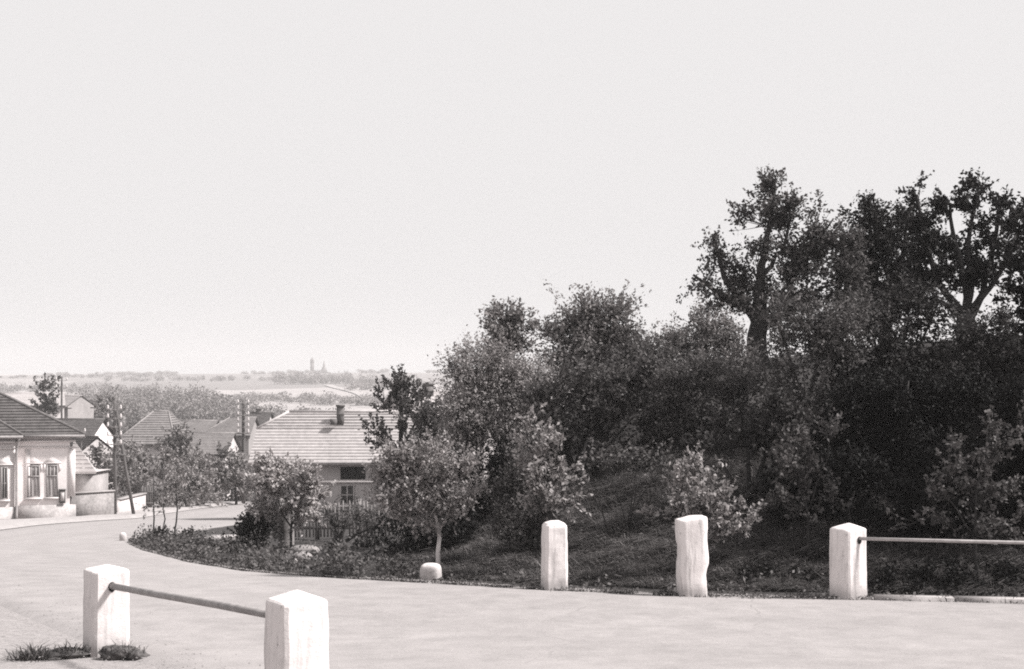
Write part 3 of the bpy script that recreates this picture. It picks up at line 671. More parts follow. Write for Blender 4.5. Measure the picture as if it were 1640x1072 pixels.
def build_stuff():
    rng = np.random.default_rng(91)
    # rough grass on the bank
    n = 230000
    x = rng.uniform(-1.8, 9.5, n); s = rng.uniform(0.05, 6.5, n) ** 1.0; y = toe(x) - 0.15 + s
    dens = 0.5 + 0.5 * wob(x, y, 0.7, 33) * 1.6
    keep = rng.uniform(0, 1, n) < np.clip(dens + 0.25, 0.1, 1)
    x, y = x[keep], y[keep]
    P = np.stack([x, y, G(x, y) - 0.01], 1)
    mb = MB(); blades(mb, P, 0.19 * (0.6 + 0.8 * np.clip(wob(x, y, 0.9, 66) + 0.4, 0, 1.2)), 0.0055, rng, np.stack([np.full(len(x), -0.9), np.full(len(x), -0.8), np.zeros(len(x))], 1))
    tag(mb.build('bank_grass', M['grass']), kind='stuff')
    n = 16000
    x = rng.uniform(-1.5, 8.5, n); s2 = rng.uniform(0.25, 5.5, n); y = toe(x) + s2
    ok = rng.uniform(0, 1, n) < np.clip(0.25 + 1.5 * wob(x, y, 0.8, 77), 0.03, 1); x, y = x[ok], y[ok]
    mb = MB(); blades(mb, np.stack([x, y, G(x, y)], 1), 0.38, 0.005, rng, np.stack([np.full(len(x), -1.0), np.full(len(x), -1.3), np.zeros(len(x))], 1))
    tag(mb.build('overhanging_grass', M['grass']), kind='stuff')
    # weeds and leaf litter over the verge
    n = 64000
    x = rng.uniform(-9.2, 8.5, n); e = np.interp(x, [p[0] for p in ROAD_R[:14]][::-1], [p[1] for p in ROAD_R[:14]][::-1])
    y = e + 0.05 + rng.exponential(1.6, n)
    ok = (rng.uniform(0, 1, n) < np.clip(0.35 + 1.8 * wob(x, y, 1.3, 41), 0.04, 1)) & (y < 34 + 0 * x) & (rng.uniform(0, 1, n) < np.where(x > -1.2, 0.16, 1))
    x, y = x[ok], y[ok]
    hgt = rng.uniform(0, 1, len(x)) ** 2 * np.clip(0.12 + 0.30 * np.clip(wob(x, y, 2.3, 43), 0, 1) + 0.12 * (x < -2), 0.05, 0.5) * np.clip((y - np.interp(x, [p[0] for p in ROAD_R[:14]][::-1], [p[1] for p in ROAD_R[:14]][::-1])) * 1.5, 0.25, 1)
    scatter_leaves('verge_weeds', np.stack([x, y, G(x, y) + 0.01 + hgt], 1), 0.058, 'weed', 0.9, 0.55, 44)
    # loose gravel along the road edges
    n = 5200
    e0 = np.array(ROAD_R); k = rng.uniform(0.5, 11.2, n)
    x = np.interp(k, np.arange(len(e0)), e0[:, 0]); y = np.interp(k, np.arange(len(e0)), e0[:, 1]) - np.abs(rng.exponential(0.10, n)) + 0.12
    e1 = np.array(ROAD_L); k = rng.uniform(5.2, 8.6, 1500)
    x = np.concatenate([x, np.interp(k, np.arange(len(e1)), e1[:, 0]) + rng.normal(0.15, 0.35, 1500)]); y = np.concatenate([y, np.interp(k, np.arange(len(e1)), e1[:, 1]) + rng.normal(0, 0.2, 1500)])
    r = 0.003 + 0.009 * rng.uniform(0, 1, len(x)) ** 3
    P = np.stack([x, y, G(x, y) + 0.03 + r * 0.2], 1)
    oct_ = np.array([(1, 0, 0), (0, 1, 0), (-1, 0, 0), (0, -1, 0), (0, 0, 0.7), (0, 0, -0.7)])
    V = P[:, None, :] + oct_[None] * r[:, None, None] * rng.uniform(0.6, 1.3, (len(x), 6, 1))
    mb = MB(); i6 = np.arange(len(x))[:, None] * 6
    tri = [(0, 1, 4), (1, 2, 4), (2, 3, 4), (3, 0, 4)]
    mb.v.append(V.reshape(-1, 3)); mb.n = len(x) * 6
    mb.f = [[int(b_) + q for q in t_] for b_ in i6[:, 0] for t_ in tri]
    tag(mb.build('gravel', M['pebble']), kind='stuff')
    # dry grass fringe along the road edge
    n = 16000
    k = rng.uniform(0.5, 11.6, n)
    R = np.array(ROAD_R)
    x = np.interp(k, np.arange(len(R)), R[:, 0]); y = np.interp(k, np.arange(len(R)), R[:, 1]) + rng.normal(0.12, 0.10, n)
    ok = rng.uniform(0, 1, n) < np.clip(0.45 + 1.4 * wob(x, y, 0.6, 55), 0, 1); x, y = x[ok], y[ok]
    mb = MB(); blades(mb, np.stack([x, y, G(x, y)], 1), 0.06, 0.006, rng, np.zeros((len(x), 3)))
    tag(mb.build('verge_grass', M['weed']), kind='stuff')
    # the far-off wood, hedges and ridge trees
    def wood(name, spots, mat, leaf, seed, per=150):
        r = np.random.default_rng(seed); pts = []
        for (tx, ty, h, w) in spots:
            z = gz(tx, ty)
            u = unit(r.normal(size=(per, 3))) * (r.uniform(0, 1, (per, 1)) ** 0.5)
            pts.append(u * np.array((w, w, h * 0.5)) * (0.8 + 0.4 * r.uniform(size=(per, 1))) + np.array((tx, ty, z + h * 0.55)))
        scatter_leaves(name, np.concatenate(pts), leaf, mat, 0.5, 0.75, seed)
    r = np.random.default_rng(5)
    top_x = [60, 110, 150, 200, 240, 275, 300, 330, 360, 400, 450, 520]
    top_y = [640, 630, 622, 615, 613, 608, 612, 622, 632, 640, 648, 656]
    sp = []
    for _ in range(720):
        d = r.uniform(255, 430); px = r.uniform(70, 600)
        h = r.uniform(5.5, 9.5); x = X(px, d)
        tp = 620 - (gz(x, d) + h) / d * F
        if tp > np.interp(px, top_x, top_y) - 2: sp.append((x, d, h, r.uniform(1.8, 3.4)))
    wood('wood', sp, 'leaf_wood', 0.5, 6, 320)
    sp = []
    for _ in range(230):
        d = r.uniform(1230, 1330); px = r.uniform(-60, 760)
        if wob(np.array(px), np.array(0.0), 140, 71) < -0.15: continue
        sp.append((X(px, d), d, r.uniform(1.2, 3.6), r.uniform(2, 5)))
    wood('ridge_trees', sp, 'leaf_ridge', 0.9, 8, 130)
    sp = []
    for (pa, da, pb, db, n, hh) in [(380, 520, 640, 470, 60, 5), (-30, 640, 260, 600, 46, 6), (430, 900, 620, 760, 60, 9), (150, 880, 480, 950, 50, 5), (560, 640, 800, 720, 44, 6), (440, 780, 560, 820, 50, 10), (0, 1000, 300, 1060, 40, 5)]:
        for q in range(n):
            f = r.uniform(); d = da + (db - da) * f + r.normal() * 10
            sp.append((X(pa + (pb - pa) * f, d), d, r.uniform(0.3, 0.75) * hh, r.uniform(1.5, 4)))
    wood('hedgerows', sp, 'leaf_ridge', 0.7, 9, 130)

# ------------------------------------------------------------------ posts, rails, stones
def roughen(me, amp, scale, seed, zmin=-9):
    r = np.random.default_rng(seed)
    n = len(me.vertices); co = np.zeros(n * 3, np.float32); me.vertices.foreach_get('co', co); co = co.reshape(-1, 3)
    d = np.zeros((n, 3))
    for _ in range(7):
        w = r.normal(size=3) / scale; ph = r.uniform(0, 6.28, 3)
        for a in range(3): d[:, a] += np.sin(co @ w + ph[a])
    co = co + (d / 7 * amp).astype(np.float32)
    me.vertices.foreach_set('co', co.ravel()); me.update()

def stone_post(name, label, x, y, s, h, rz, cap, mat, seed, amp=0.006, round_=0.02, group=None, taper=0.94, side=None, chip=None, hole=None, loc_z=None):
    """a dressed stone guard post: subdivided prism with tapered shaft, pyramid or rounded cap and worn arrises"""
    base = gz(x, y)
    t = thing(name, label, 'guard post', (x, y, base), rz, group)
    sy = side or s
    N = 8; mb = MB()
    levels = [(-0.25, 1.0, 0)] + [(h * (1 - cap) * k / 14, 1.0, 0) for k in range(14)] + [(h * (1 - cap) - 0.016, 1.0, 0)] + ([(h * (1 - cap) - 0.004, 1, 0.025)] if cap_kind(cap) == 'pyr' else []) + [(h * (1 - cap) + h * cap * f - (0.004 if f == 1.0 else 0), 1, f if f < 1 else 0.95) for f in (0.10, 0.25, 0.5, 0.75, 1.0)]
    ring = []
    for k in range(4 * N):
        q, f = divmod(k, N); f = f / N * 2 - 1
        p = [(f, -1), (1, f), (-f, 1), (-1, -f)][q]
        ring.append(p)
    ring = np.array(ring, float)
    # worn corners
    rr = np.linalg.norm(ring, axis=1, keepdims=True)
    ring = ring * np.minimum(1, (1.0 + (1 - round_ * 6) * 0.38) / rr)
    V = []
    for z, _, f in levels:
        tp = 1 - (1 - taper) * max(z, 0) / h
        sc = tp * (1 - f) if cap_kind(cap) == 'pyr' else tp * math.sqrt(max(0, 1 - f ** 3.6))
        sc = max(sc, 0.02)
        for p in ring: V.append((p[0] * s / 2 * sc, p[1] * sy / 2 * sc, z))
    n = 4 * N; fs = []
    for i in range(len(levels) - 1):
        for k in range(n): fs.append((i * n + k, i * n + (k + 1) % n, (i + 1) * n + (k + 1) % n, (i + 1) * n + k))
    fs.append(tuple((len(levels) - 1) * n + k for k in range(n)))
    mb.add(V, fs)
    o = mb.build('shaft', mat, t, smooth=False)
    if chip: chip(o.data)
    roughen(o.data, amp, 0.09, seed); roughen(o.data, amp * 0.5, 0.03, seed + 1)
    for p in o.data.polygons: p.use_smooth = amp > 0.008
    if hole:
        m2 = MB(); hx, hz = hole[:2]
        m2.lathe([(0.001, -0.002), (0.026, -0.002), (0.03, 0.002), (0.022, 0.004), (0.001, 0.004)], sides=12)
        ho = m2.build('socket', M['hole'], t); ho.rotation_euler = (PI / 2, 0, 0)
        ho.location = (hx, -sy / 2 * (1 - (1 - taper) * hz / h) - 0.004, hz)
        ho.scale = (1, 1.35, 1)
    return t
def cap_kind(c): return 'pyr' if c < 0.125 else 'dome'

def build_posts():
    gp = 'whitewashed guard posts by the road'
    rz = math.radians(32.7)
    p1 = (X(170, 11.25), 11.25); p2 = (X(475, 8.15), 8.15)
    z1, z2 = gz(*p1), gz(*p2)
    h1 = Z(903, 11.25) - z1; h2 = Z(944, 8.15) - z2
    stone_post('guard_post', 'whitewashed square post with low rounded cap and clods of earth round its foot', *p1, 0.305, h1, rz, 0.06, M['post_clean'], 1, 0.007, 0.055, gp, 0.97, hole=(0.0, Z(941, 11.1) - z1))
    stone_post('guard_post', 'nearest whitewashed square post with pointed cap, cut by the bottom edge', *p2, 0.308, h2, rz, 0.08, M['post_clean'], 2, 0.006, 0.04, gp, 0.95)
    dA, dB, dC = 16.05, 15.35, 15.1
    A = (X(888, dA), dA); B = (X(1107, dB), dB); Cc = (X(1358, dC), dC)
    stone_post('guard_post', 'narrow whitewashed post with rounded top on the far verge', *A, 0.265, Z(834, dA) - gz(*A), math.radians(12), 0.13, M['post'], 3, 0.0075, 0.05, gp, 0.95)
    def chip(me):
        for v in me.vertices:
            x, y, z = v.co
            if x > 0.05 and z > 0.36: v.co.x += 0.018
            if x > 0.05 and z < 0.30: v.co.x -= 0.012
            if x < -0.05 and 0.42 < z < 0.56: v.co.x += 0.012
            if z > 0.5: v.co.z += x * 0.14 * (z - 0.5) / 0.3
            v.co.x += (z - 0.4) * -0.03
    stone_post('guard_post', 'rough leaning whitewashed stone post with a chipped right edge', *B, 0.30, Z(825, dB) - gz(*B), math.radians(6), 0.035, M['post_rough'], 4, 0.009, 0.06, gp, 0.96, chip=chip)
    hC = Z(837, dC) - gz(*Cc)
    zr = Z(862, dC) - gz(*Cc)
    stone_post('guard_post', 'whitewashed square post with pointed cap at the left end of the far iron rail', *Cc, 0.305, hC, math.radians(33), 0.08, M['post'], 5, 0.008, 0.045, gp, 0.95, hole=(0.015, zr - 0.012))
    # beyond the frame the far rail ends in a further post
    D = (Cc[0] + 3.3, Cc[1] - 0.85)
    # rails
    def rail(label, a, b, r, mat):
        t = Vector(b) - Vector(a); L = t.length
        mb = MB(); mb.tube([(0, 0, 0), (0, 0, L * 0.33), (0, 0.004, L * 0.66), (0, 0, L)], r, 10)
        o = mb.build('iron_rail', M[mat], smooth=True)
        o.location = a; o.rotation_mode = 'QUATERNION'; o.rotation_quaternion = t.to_track_quat('Z', 'Y')
        tag(o, label, 'rail', 'iron rails between the posts')
    n = Vector((math.sin(rz), -math.cos(rz), 0))
    a = Vector((p1[0], p1[1], Z(940, 11.1))) + n * 0.13
    b = Vector((p2[0], p2[1], Z(988, 8.3))) - n * 0.12
    rail('dull iron rail sloping between the two nearest posts', a, b, 0.026, 'iron')
    nC = Vector((math.sin(math.radians(33)), -math.cos(math.radians(33)), 0))
    a = Vector((Cc[0], Cc[1], Z(861, dC))) + nC * 0.13
    rail('pale iron rail running from the far square post out of the right edge', a, (D[0], D[1], a[2] - 0.01), 0.018, 'iron_pale')
    stone_post('guard_post', 'whitewashed square post beyond the right edge holding the far end of the pale rail', *D, 0.305, 0.78, math.radians(33), 0.10, M['post'], 6, 0.006, 0.025, gp, 0.95)
    # kerb right of the far square post
    mb = MB(); x0 = Cc[0] + 0.25
    for k in range(9):
        xa, xb = x0 + k * 0.8, x0 + k * 0.8 + 0.785
        ya, yb = (np.interp(v, [3.6, 5.3, 8, 22], [15.0, 14.72, 14.08, 10.6]) for v in (xa, xb))
        c = ((xa + xb) / 2, (ya + yb) / 2, gz((xa + xb) / 2, (ya + yb) / 2) - 0.022)
        mb.box(c, (0.797, 0.17, 0.14), math.atan2(yb - ya, xb - xa))
    o = mb.build('kerb', M['kerb']); roughen(o.data, 0.002, 0.2, 8); o['kind'] = 'structure'

def rock(name, label, cat, x, y, size, mat, seed, amp=0.18, sub=4, group=None, sink=0.1, box=0.0):
    import bmesh
    bm = bmesh.new(); bmesh.ops.create_icosphere(bm, subdivisions=sub, radius=0.5)
    r = np.random.default_rng(seed)
    W = [(r.normal(size=3) * f, r.uniform(0, 6.28), 1 / f) for f in (2.2, 3.5, 5, 9, 14) for _ in range(3)]
    for v in bm.verts:
        c = np.array(v.co)
        if box: c = c / (np.abs(c) ** (1 / box)).sum() ** box * 0.5 * (0.5 / 0.5)
        d = sum(math.sin(c @ w + p) * a for w, p, a in W) * amp
        c = c * (1 + d)
        v.co = Vector((c[0] * size[0], c[1] * size[1], c[2] * size[2]))
    me = bpy.data.meshes.new(name); bm.to_mesh(me); bm.free(); me.materials.append(mat)
    o = bpy.data.objects.new(name, me); C.objects.link(o)
    o.location = (x, y, gz(x, y) + size[2] * (0.5 - sink))
    o.rotation_euler = (0, 0, r.uniform(-0.4, 0.4))
    return tag(o, label, cat, group)

def build_stones():
    rock('block_stone', 'low whitewashed block of stone beside the small whitewashed trunk', 'stone', X(690, 17.3), 17.3, (0.25, 0.23, 0.25), M['post'], 8, 0.045, sink=0.14, box=0.24)
    gs = 'stones on the verge'
    rock('boulder', 'flat pale boulder at the foot of the fence gate', 'stone', X(488, 24), 24, (0.55, 0.4, 0.2), M['stone'], 11, 0.08, group=gs)
    rock('boulder', 'round grey boulder just below the flat pale one', 'stone', X(482, 21.5), 21.5, (0.34, 0.3, 0.2), M['stone'], 12, 0.1, group=gs)
    rock('boulder', 'small white stone left of the round grey boulder', 'stone', X(471, 21.3), 21.3, (0.10, 0.08, 0.10), M['post'], 13, 0.1, 3, group=gs)
    rock('marker_stone', 'little white marker stone at the tip of the verge', 'stone', X(197, 31), 31, (0.16, 0.15, 0.24), M['post'], 14, 0.05, 3, box=0.35)
    # concrete slab on the verge
    x, y = X(347, 29.5), 29.5
    mb = MB(); mb.box((0, 0, 0.11), (0.78, 0.5, 0.07)); o = mb.build('concrete_slab', M['kerb']); o.location = (x, y, gz(x, y) + 0.02); o.rotation_euler = (0, 0, 0.1)
    roughen(o.data, 0.008, 0.3, 3); tag(o, 'flat pale concrete slab lying on the weedy verge', 'slab')
    # clods and grass by the nearest left post
    gc = 'clods of earth round the left post'
    for k, (px, d, s, lab) in enumerate([(195, 11.0, (0.34, 0.24, 0.16), 'crumbly dark clod of earth against the right foot of the left post'), (218, 10.95, (0.16, 0.12, 0.10), 'small dark clod of earth right of the left post, rightmost of the clods'),
                                         (112, 11.1, (0.34, 0.26, 0.08), 'flat dark clod of earth against the left foot of the left post'), (84, 11.05, (0.20, 0.2, 0.05), 'flat dark clod of earth beside the grass tuft')]):
        rock('earth_clod', lab, 'clod', X(px, d), d, s, M['clod'], 30 + k, 0.28, 5, gc, sink=0.25)
    rng = np.random.default_rng(3)
    for px, d, n, L, lab in [(52, 10.95, 300, 0.13, 'grass tuft in the bottom left corner'), (200, 10.95, 90, 0.09, 'short sparse grass tuft on the clod right of the left post'), (112, 11.05, 110, 0.07, 'short sparse grass tuft on the clod left of the left post')]:
        x, y = X(px, d), d
        P = np.stack([rng.normal(0, 0.07, n), rng.normal(0, 0.05, n), np.full(n, 0.0 if px == 52 else 0.05)], 1)
        mb = MB(); blades(mb, P, L, 0.004, rng, np.stack([P[:, 0] * 5, P[:, 1] * 5, np.zeros(n)], 1))
        o = mb.build('grass_tuft', M['weed']); o.location = (x, y, gz(x, y)); tag(o, lab, 'grass', 'grass tufts at the left post')

# ------------------------------------------------------------------ buildings
def roof_mesh(mb, L, W, z0, zr, hipL, hipR, insL, insR, courses, lift=0.035, ovx=0.25):
    """tiled roof on the rectangle L x W, ridge along x; hip = share of the height that is hipped, ins = how far the ridge end is set in; courses are stepped"""
    hx = L / 2
    def ends(v):          # x range of the slope at height share v
        a = -hx + (0 if v < 1 - hipL else insL * (v - (1 - hipL)) / max(hipL, 1e-6))
        b = hx - (0 if v < 1 - hipR else insR * (v - (1 - hipR)) / max(hipR, 1e-6))
        return a, b
    H = zr - z0
    for sgn in (-1, 1):
        nrm = np.array((0, sgn * H, W / 2)); nrm /= np.linalg.norm(nrm)
        cuts = sorted(set([k / courses for k in range(courses + 1)] + [1 - h for h in (hipL, hipR) if 0 < h < 1]))
        for v0, v1 in zip(cuts[:-1], cuts[1:]):
            (a0, b0), (a1, b1) = ends(v0), ends(v1)
            P = [np.array((a0, sgn * W / 2 * (1 - v0), z0 + H * v0)) + nrm * lift, np.array((b0, sgn * W / 2 * (1 - v0), z0 + H * v0)) + nrm * lift,
                 np.array((b1, sgn * W / 2 * (1 - v1), z0 + H * v1)), np.array((a1, sgn * W / 2 * (1 - v1), z0 + H * v1))]
            Q = [P[0] - nrm * lift, P[1] - nrm * lift]
            fs = [(0, 1, 2, 3), (4, 5, 1, 0)]
            if sgn > 0: fs = [f[::-1] for f in fs]
            mb.add(P + Q, fs)
        th = 0.09           # underside and eave board
        (a0, b0), (a1, b1) = ends(0), ends(1)
        U = [(a0, sgn * W / 2, z0 - th), (b0, sgn * W / 2, z0 - th), (b0, 0, zr - th - 0.02), (a0, 0, zr - th - 0.02)] if max(hipL, hipR) < 1 and False else None
        E = [(a0, sgn * W / 2, z0), (b0, sgn * W / 2, z0), (b0, sgn * (W / 2 - 0.02), z0 - th), (a0, sgn * (W / 2 - 0.02), z0 - th), (b0, sgn * (W / 2 - 0.9), z0 - th + 0.04), (a0, sgn * (W / 2 - 0.9), z0 - th + 0.04)]
        fs = [(0, 3, 2, 1), (3, 5, 4, 2)]
        if sgn > 0: fs = [f[::-1] for f in fs]
        mb.add(E, fs)
    for side, hip, ins in ((-1, hipL, insL), (1, hipR, insR)):
        if hip <= 0: continue
        n = max(2, int(courses * hip)); base = 1 - hip
        for k in range(n):
            v0, v1 = base + hip * k / n, base + hip * (k + 1) / n
            x0 = side * (hx - ins * (v0 - base) / hip); x1 = side * (hx - ins * (v1 - base) / hip)
            nv = np.array((side * H * hip, 0, ins)); nv /= np.linalg.norm(nv)
            P = [np.array((x0, -W / 2 * (1 - v0), z0 + H * v0)) + nv * lift, np.array((x0, W / 2 * (1 - v0), z0 + H * v0)) + nv * lift, np.array((x1, W / 2 * (1 - v1), z0 + H * v1)), np.array((x1, -W / 2 * (1 - v1), z0 + H * v1))]
            Q = [P[0] - nv * lift, P[1] - nv * lift]
            fs = [(0, 1, 2, 3), (4, 5, 1, 0)]
            if side < 0: fs = [f[::-1] for f in fs]
            mb.add(P + Q, fs)
    # ridge and hip cap tiles
    mb.tube([(-hx + (insL if hipL > 0 else 0), 0, zr + 0.01), (hx - (insR if hipR > 0 else 0), 0, zr + 0.01)], 0.075, 6)
    for side, hip, ins in ((-1, hipL, insL), (1, hipR, insR)):
        if hip > 0:
            for sg in (-1, 1):
                mb.tube([(side * hx, sg * W / 2 * hip, z0 + H * (1 - hip) + 0.02), (side * (hx - ins), 0, zr + 0.02)], 0.06, 6)

def wall_mesh(mb, L, W, zb, ze, zr, hipL, hipR, ov, ove):
    """four walls with gables up to the hip knee, set inside the roof's overhang"""
    hx, hy = L / 2 - ov, W / 2 - ove
    slope = (zr - ze) / (W / 2)
    zt = ze + slope * ove - 0.10
    for sg in (-1, 1):
        P = [(-hx, sg * hy, zb), (hx, sg * hy, zb), (hx, sg * hy, zt), (-hx, sg * hy, zt)]
        mb.add(P, [(0, 1, 2, 3)] if sg < 0 else [(3, 2, 1, 0)])
    for side, hip in ((-1, hipL), (1, hipR)):
        x = side * hx
        if hip >= 1: P = [(x, -hy, zb), (x, hy, zb), (x, hy, zt), (x, -hy, zt)]
        else:
            zk = ze + (zr - ze) * (1 - hip) - 0.10; yk = max(0.0, (zr - 0.10 - zk) / slope)
            P = [(x, -hy, zb), (x, hy, zb), (x, hy, zt), (x, yk, zk), (x, -yk, zk), (x, -hy, zt)] if yk > 0.01 else [(x, -hy, zb), (x, hy, zb), (x, hy, zt), (x, 0, zk), (x, -hy, zt)]
        f = tuple(range(len(P)))
        mb.add(P, [f if side > 0 else f[::-1]])

def chimney(parent, x, y, z0, z1, w, mat='brick', cap=True):
    mb = MB(); mb.box((x, y, (z0 + z1) / 2), (w, w * 0.9, z1 - z0))
    if cap:
        mb.box((x, y, z1 + 0.05), (w * 1.22, w * 1.12, 0.10)); mb.box((x, y, z1 - 0.32), (w * 1.14, w * 1.04, 0.07))
    return mb.build('chimney', M[mat], parent)

def window(parent, x, y, z, w, h, frame='frame', cols=2, rows=2, sill=True, pane='glass', t=0.05):
    """window set on a wall facing -y (local): frame with bars, pane behind, sill"""
    mb = MB(); b = 0.06
    mb.box((x - w / 2 + b / 2, y - 0.02, z), (b, 0.06, h)); mb.box((x + w / 2 - b / 2, y - 0.02, z), (b, 0.06, h))
    mb.box((x, y - 0.02, z + h / 2 - b / 2), (w - 2 * b, 0.056, b)); mb.box((x, y - 0.02, z - h / 2 + b / 2), (w - 2 * b, 0.056, b))
    for k in range(1, cols): mb.box((x - w / 2 + w * k / cols, y - 0.018, z), (t, 0.05, h - 2 * b))
    for k in range(1, rows): mb.box((x, y - 0.017, z - h / 2 + h * k / rows), (w - 2 * b, 0.044, t))
    f = mb.build('window', M[frame], parent)
    m2 = MB(); m2.add([(x - w / 2 + 0.01, y - 0.006, z - h / 2 + 0.01), (x + w / 2 - 0.01, y - 0.006, z - h / 2 + 0.01), (x + w / 2 - 0.01, y - 0.006, z + h / 2 - 0.01), (x - w / 2 + 0.01, y - 0.006, z + h / 2 - 0.01)], [(0, 1, 2, 3)])
    m2.build('pane', M[pane], f)
    if sill:
        m3 = MB(); m3.box((x, y - 0.06, z - h / 2 - 0.045), (w + 0.2, 0.14, 0.08)); m3.build('sill', M['plaster_trim'], f)
    return f

def house(name, label, cx, cy, rz, L, W, ze, zr, wall, roof, hips=(0, 0), ins=(0, 0), courses=14, ov=0.2, ove=0.35, group=None, cat='house', lift=0.035, chim=None, wins=()):
    """cx, cy: middle; ze, zr: eave and ridge heights in scene z; everything inside is local to the base"""
    zb = gz(cx, cy)
    t = thing(name, label, cat, (cx, cy, zb), rz, group)
    ze -= zb; zr -= zb
    mb = MB(); wall_mesh(mb, L, W, -0.8, ze, zr, hips[0], hips[1], ov, ove); mb.build('wall', M[wall], t)
    mb = MB(); roof_mesh(mb, L, W, ze, zr, hips[0], hips[1], ins[0], ins[1], courses, lift); r = mb.build('roof', M[roof], t)
    for c in chim or (): chimney(r, *[c[0], c[1], c[2] - zb, c[3] - zb, c[4]])
    for w in wins: window(t, w[0], -(W / 2 - ove), w[1] - zb, w[2], w[3], w[4] if len(w) > 4 else 'frame_white')
    return t

def build_houses():
    # --- cottage in the middle: half-hipped bleached roof
    L = 8.6; x0 = X(397, 60); cx = x0 + L / 2; W = 6.4
    ze, zr = Z(742, 60), Z(660, 63.2)
    t = house('cottage', 'low cottage with a bleached half-hipped tiled roof behind the picket fence', cx, 63.2, 0, L, W, ze, zr, 'plaster_cottage', 'tiles_pale', (0.34, 0.34), (1.25, 1.25), 17, 0.25, 0.45, lift=0.02)
    zb = t.location[2]
    roof = [c for c in t.children if c.name.startswith('roof')][0]
    chx = X(545, 62.4) - cx
    c = chimney(roof, chx, -0.75, Z(685, 62.4) - zb, Z(652, 62.4) - zb, 0.30)
    mb = MB(); mb.box((X(534, 61.9) - cx, -1.25, Z(676, 61.9) - zb), (0.26, 0.4, 0.26)); mb.build('roof_hatch', M['brick'], roof)
    # openings on the side seen from the road
    yw = -(W / 2 - 0.45)
    window(t, X(556, 60.4) - cx, yw, Z(793, 60.4) - zb, 0.62, 0.86, 'frame_white', 2, 2, pane='glass')
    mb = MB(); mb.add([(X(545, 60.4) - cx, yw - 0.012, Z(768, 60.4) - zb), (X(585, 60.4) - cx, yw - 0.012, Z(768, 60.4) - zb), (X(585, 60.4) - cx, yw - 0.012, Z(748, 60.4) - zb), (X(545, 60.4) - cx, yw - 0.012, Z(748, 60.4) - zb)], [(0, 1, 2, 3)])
    mb.build('loft_opening', M['gloom'], t)  # flat dark sheet on the wall, inner shade painted as its colour
    mb = MB(); mb.box((0, yw - 0.03, Z(772, 60.4) - zb), (L - 0.6, 0.1, 0.09)); mb.build('cornice', M['plaster_trim'], t)

    # --- the big plastered house on the left
    d = 67.0; xr = X(112, d); Lm = 10.0; cx = xr - Lm / 2 + 0.25; Wm = 8.2; ove = 0.35
    cyc = d + Wm / 2 - ove
    zb = gz(xr - 1.5, d); ze = Z(697, d - ove) ; zr = ze + 3.35
    t = thing('townhouse', 'big pale plastered house with pedimented windows and dark hipped roof at the left edge', 'house', (cx, cyc, zb))
    mb = MB(); wall_mesh(mb, Lm + 0.5, Wm, -0.6, ze - zb, zr - zb, 1, 1, 0.5, ove)
    yb = -(Wm / 2 - ove)                        # facade plane, local y
    bx1 = X(29, d) - cx                         # the bay that stands forward on the left
    mb.box(((-Lm / 2 + bx1) / 2, yb - 0.3 + 0.005, (ze - zb - 0.7) / 2), (bx1 + Lm / 2, 0.6, ze - zb + 0.55))
    wl = mb.build('wall', M['plaster'], t)
    mb = MB(); roof_mesh(mb, Lm + 0.9, Wm, ze - zb, zr - zb, 1, 1, 4.2, 6.6, 25, 0.03)
    rf = mb.build('roof', M['tiles_dark'], t)
    mb = MB(); roof_mesh(mb, bx1 + Lm / 2 + 0.7, Wm, ze - zb + 0.02, zr - zb, 1, 1, 4.0, 5.2, 25, 0.03)
    o = mb.build('bay_roof', M['tiles_dark'], t); o.location = ((-Lm / 2 + bx1) / 2, -0.62, 0)
    # plinth, cornice, gutter, pipe
    zp = Z(808, d) - zb
    mb = MB()
    mb.box(((bx1 + Lm / 2) / 2, yb - 0.04, zp / 2 - 0.25), (Lm / 2 - bx1 + 0.04, 0.08, zp + 0.5)); mb.box(((-Lm / 2 + bx1) / 2, yb - 0.645, zp / 2 - 0.25), (bx1 + Lm / 2 + 0.1, 0.08, zp + 0.5))
    mb.build('plinth', M['plinth'], t)
    mb = MB(); zc = ze - zb - 0.28
    mb.box(((bx1 + Lm / 2) / 2, yb - 0.06, zc), (Lm / 2 - bx1, 0.12, 0.10)); mb.box(((bx1 + Lm / 2) / 2, yb - 0.03, zc - 0.3), (Lm / 2 - bx1, 0.06, 0.06))
    mb.box(((-Lm / 2 + bx1) / 2, yb - 0.66, zc), (bx1 + Lm / 2, 0.12, 0.10)); mb.box(((-Lm / 2 + bx1) / 2, yb - 0.63, zc - 0.3), (bx1 + Lm / 2, 0.06, 0.06))
    for xx in (Lm / 2 - 0.16, Lm / 2 - 0.16): pass
    mb.box((Lm / 2 - 0.16, yb - 0.02, (zp + zc) / 2), (0.3, 0.04, zc - zp - 0.75)); mb.box((bx1 + 0.55, yb - 0.021, (zp + zc) / 2), (0.22, 0.042, zc - zp - 0.75))
    mb.build('cornice', M['plaster_trim'], t)
    mb = MB(); yg = -Wm / 2 - 0.05
    mb.tube([(bx1 + 0.3, yg, ze - zb - 0.03), (Lm / 2 + 0.4, yg, ze - zb - 0.05)], 0.065, 8); mb.tube([(-Lm / 2, yg - 0.6, ze - zb - 0.03), (bx1 + 0.35, yg - 0.6, ze - zb - 0.04)], 0.065, 8)
    mb.build('gutter', M['iron'], t)
    xp = X(24, d - 0.6) - cx
    mb = MB(); mb.tube([(bx1 + 0.2, yg - 0.6, ze - zb - 0.1), (bx1 + 0.1, yg - 0.35, ze - zb - 0.4), (xp, yb - 0.68, ze - zb - 0.75), (xp, yb - 0.70, 0.6), (xp, yb - 0.76, 0.3), (xp, yb - 0.76, 0.05)], 0.055, 8)
    mb.build('downpipe', M['plaster_grey'], t)
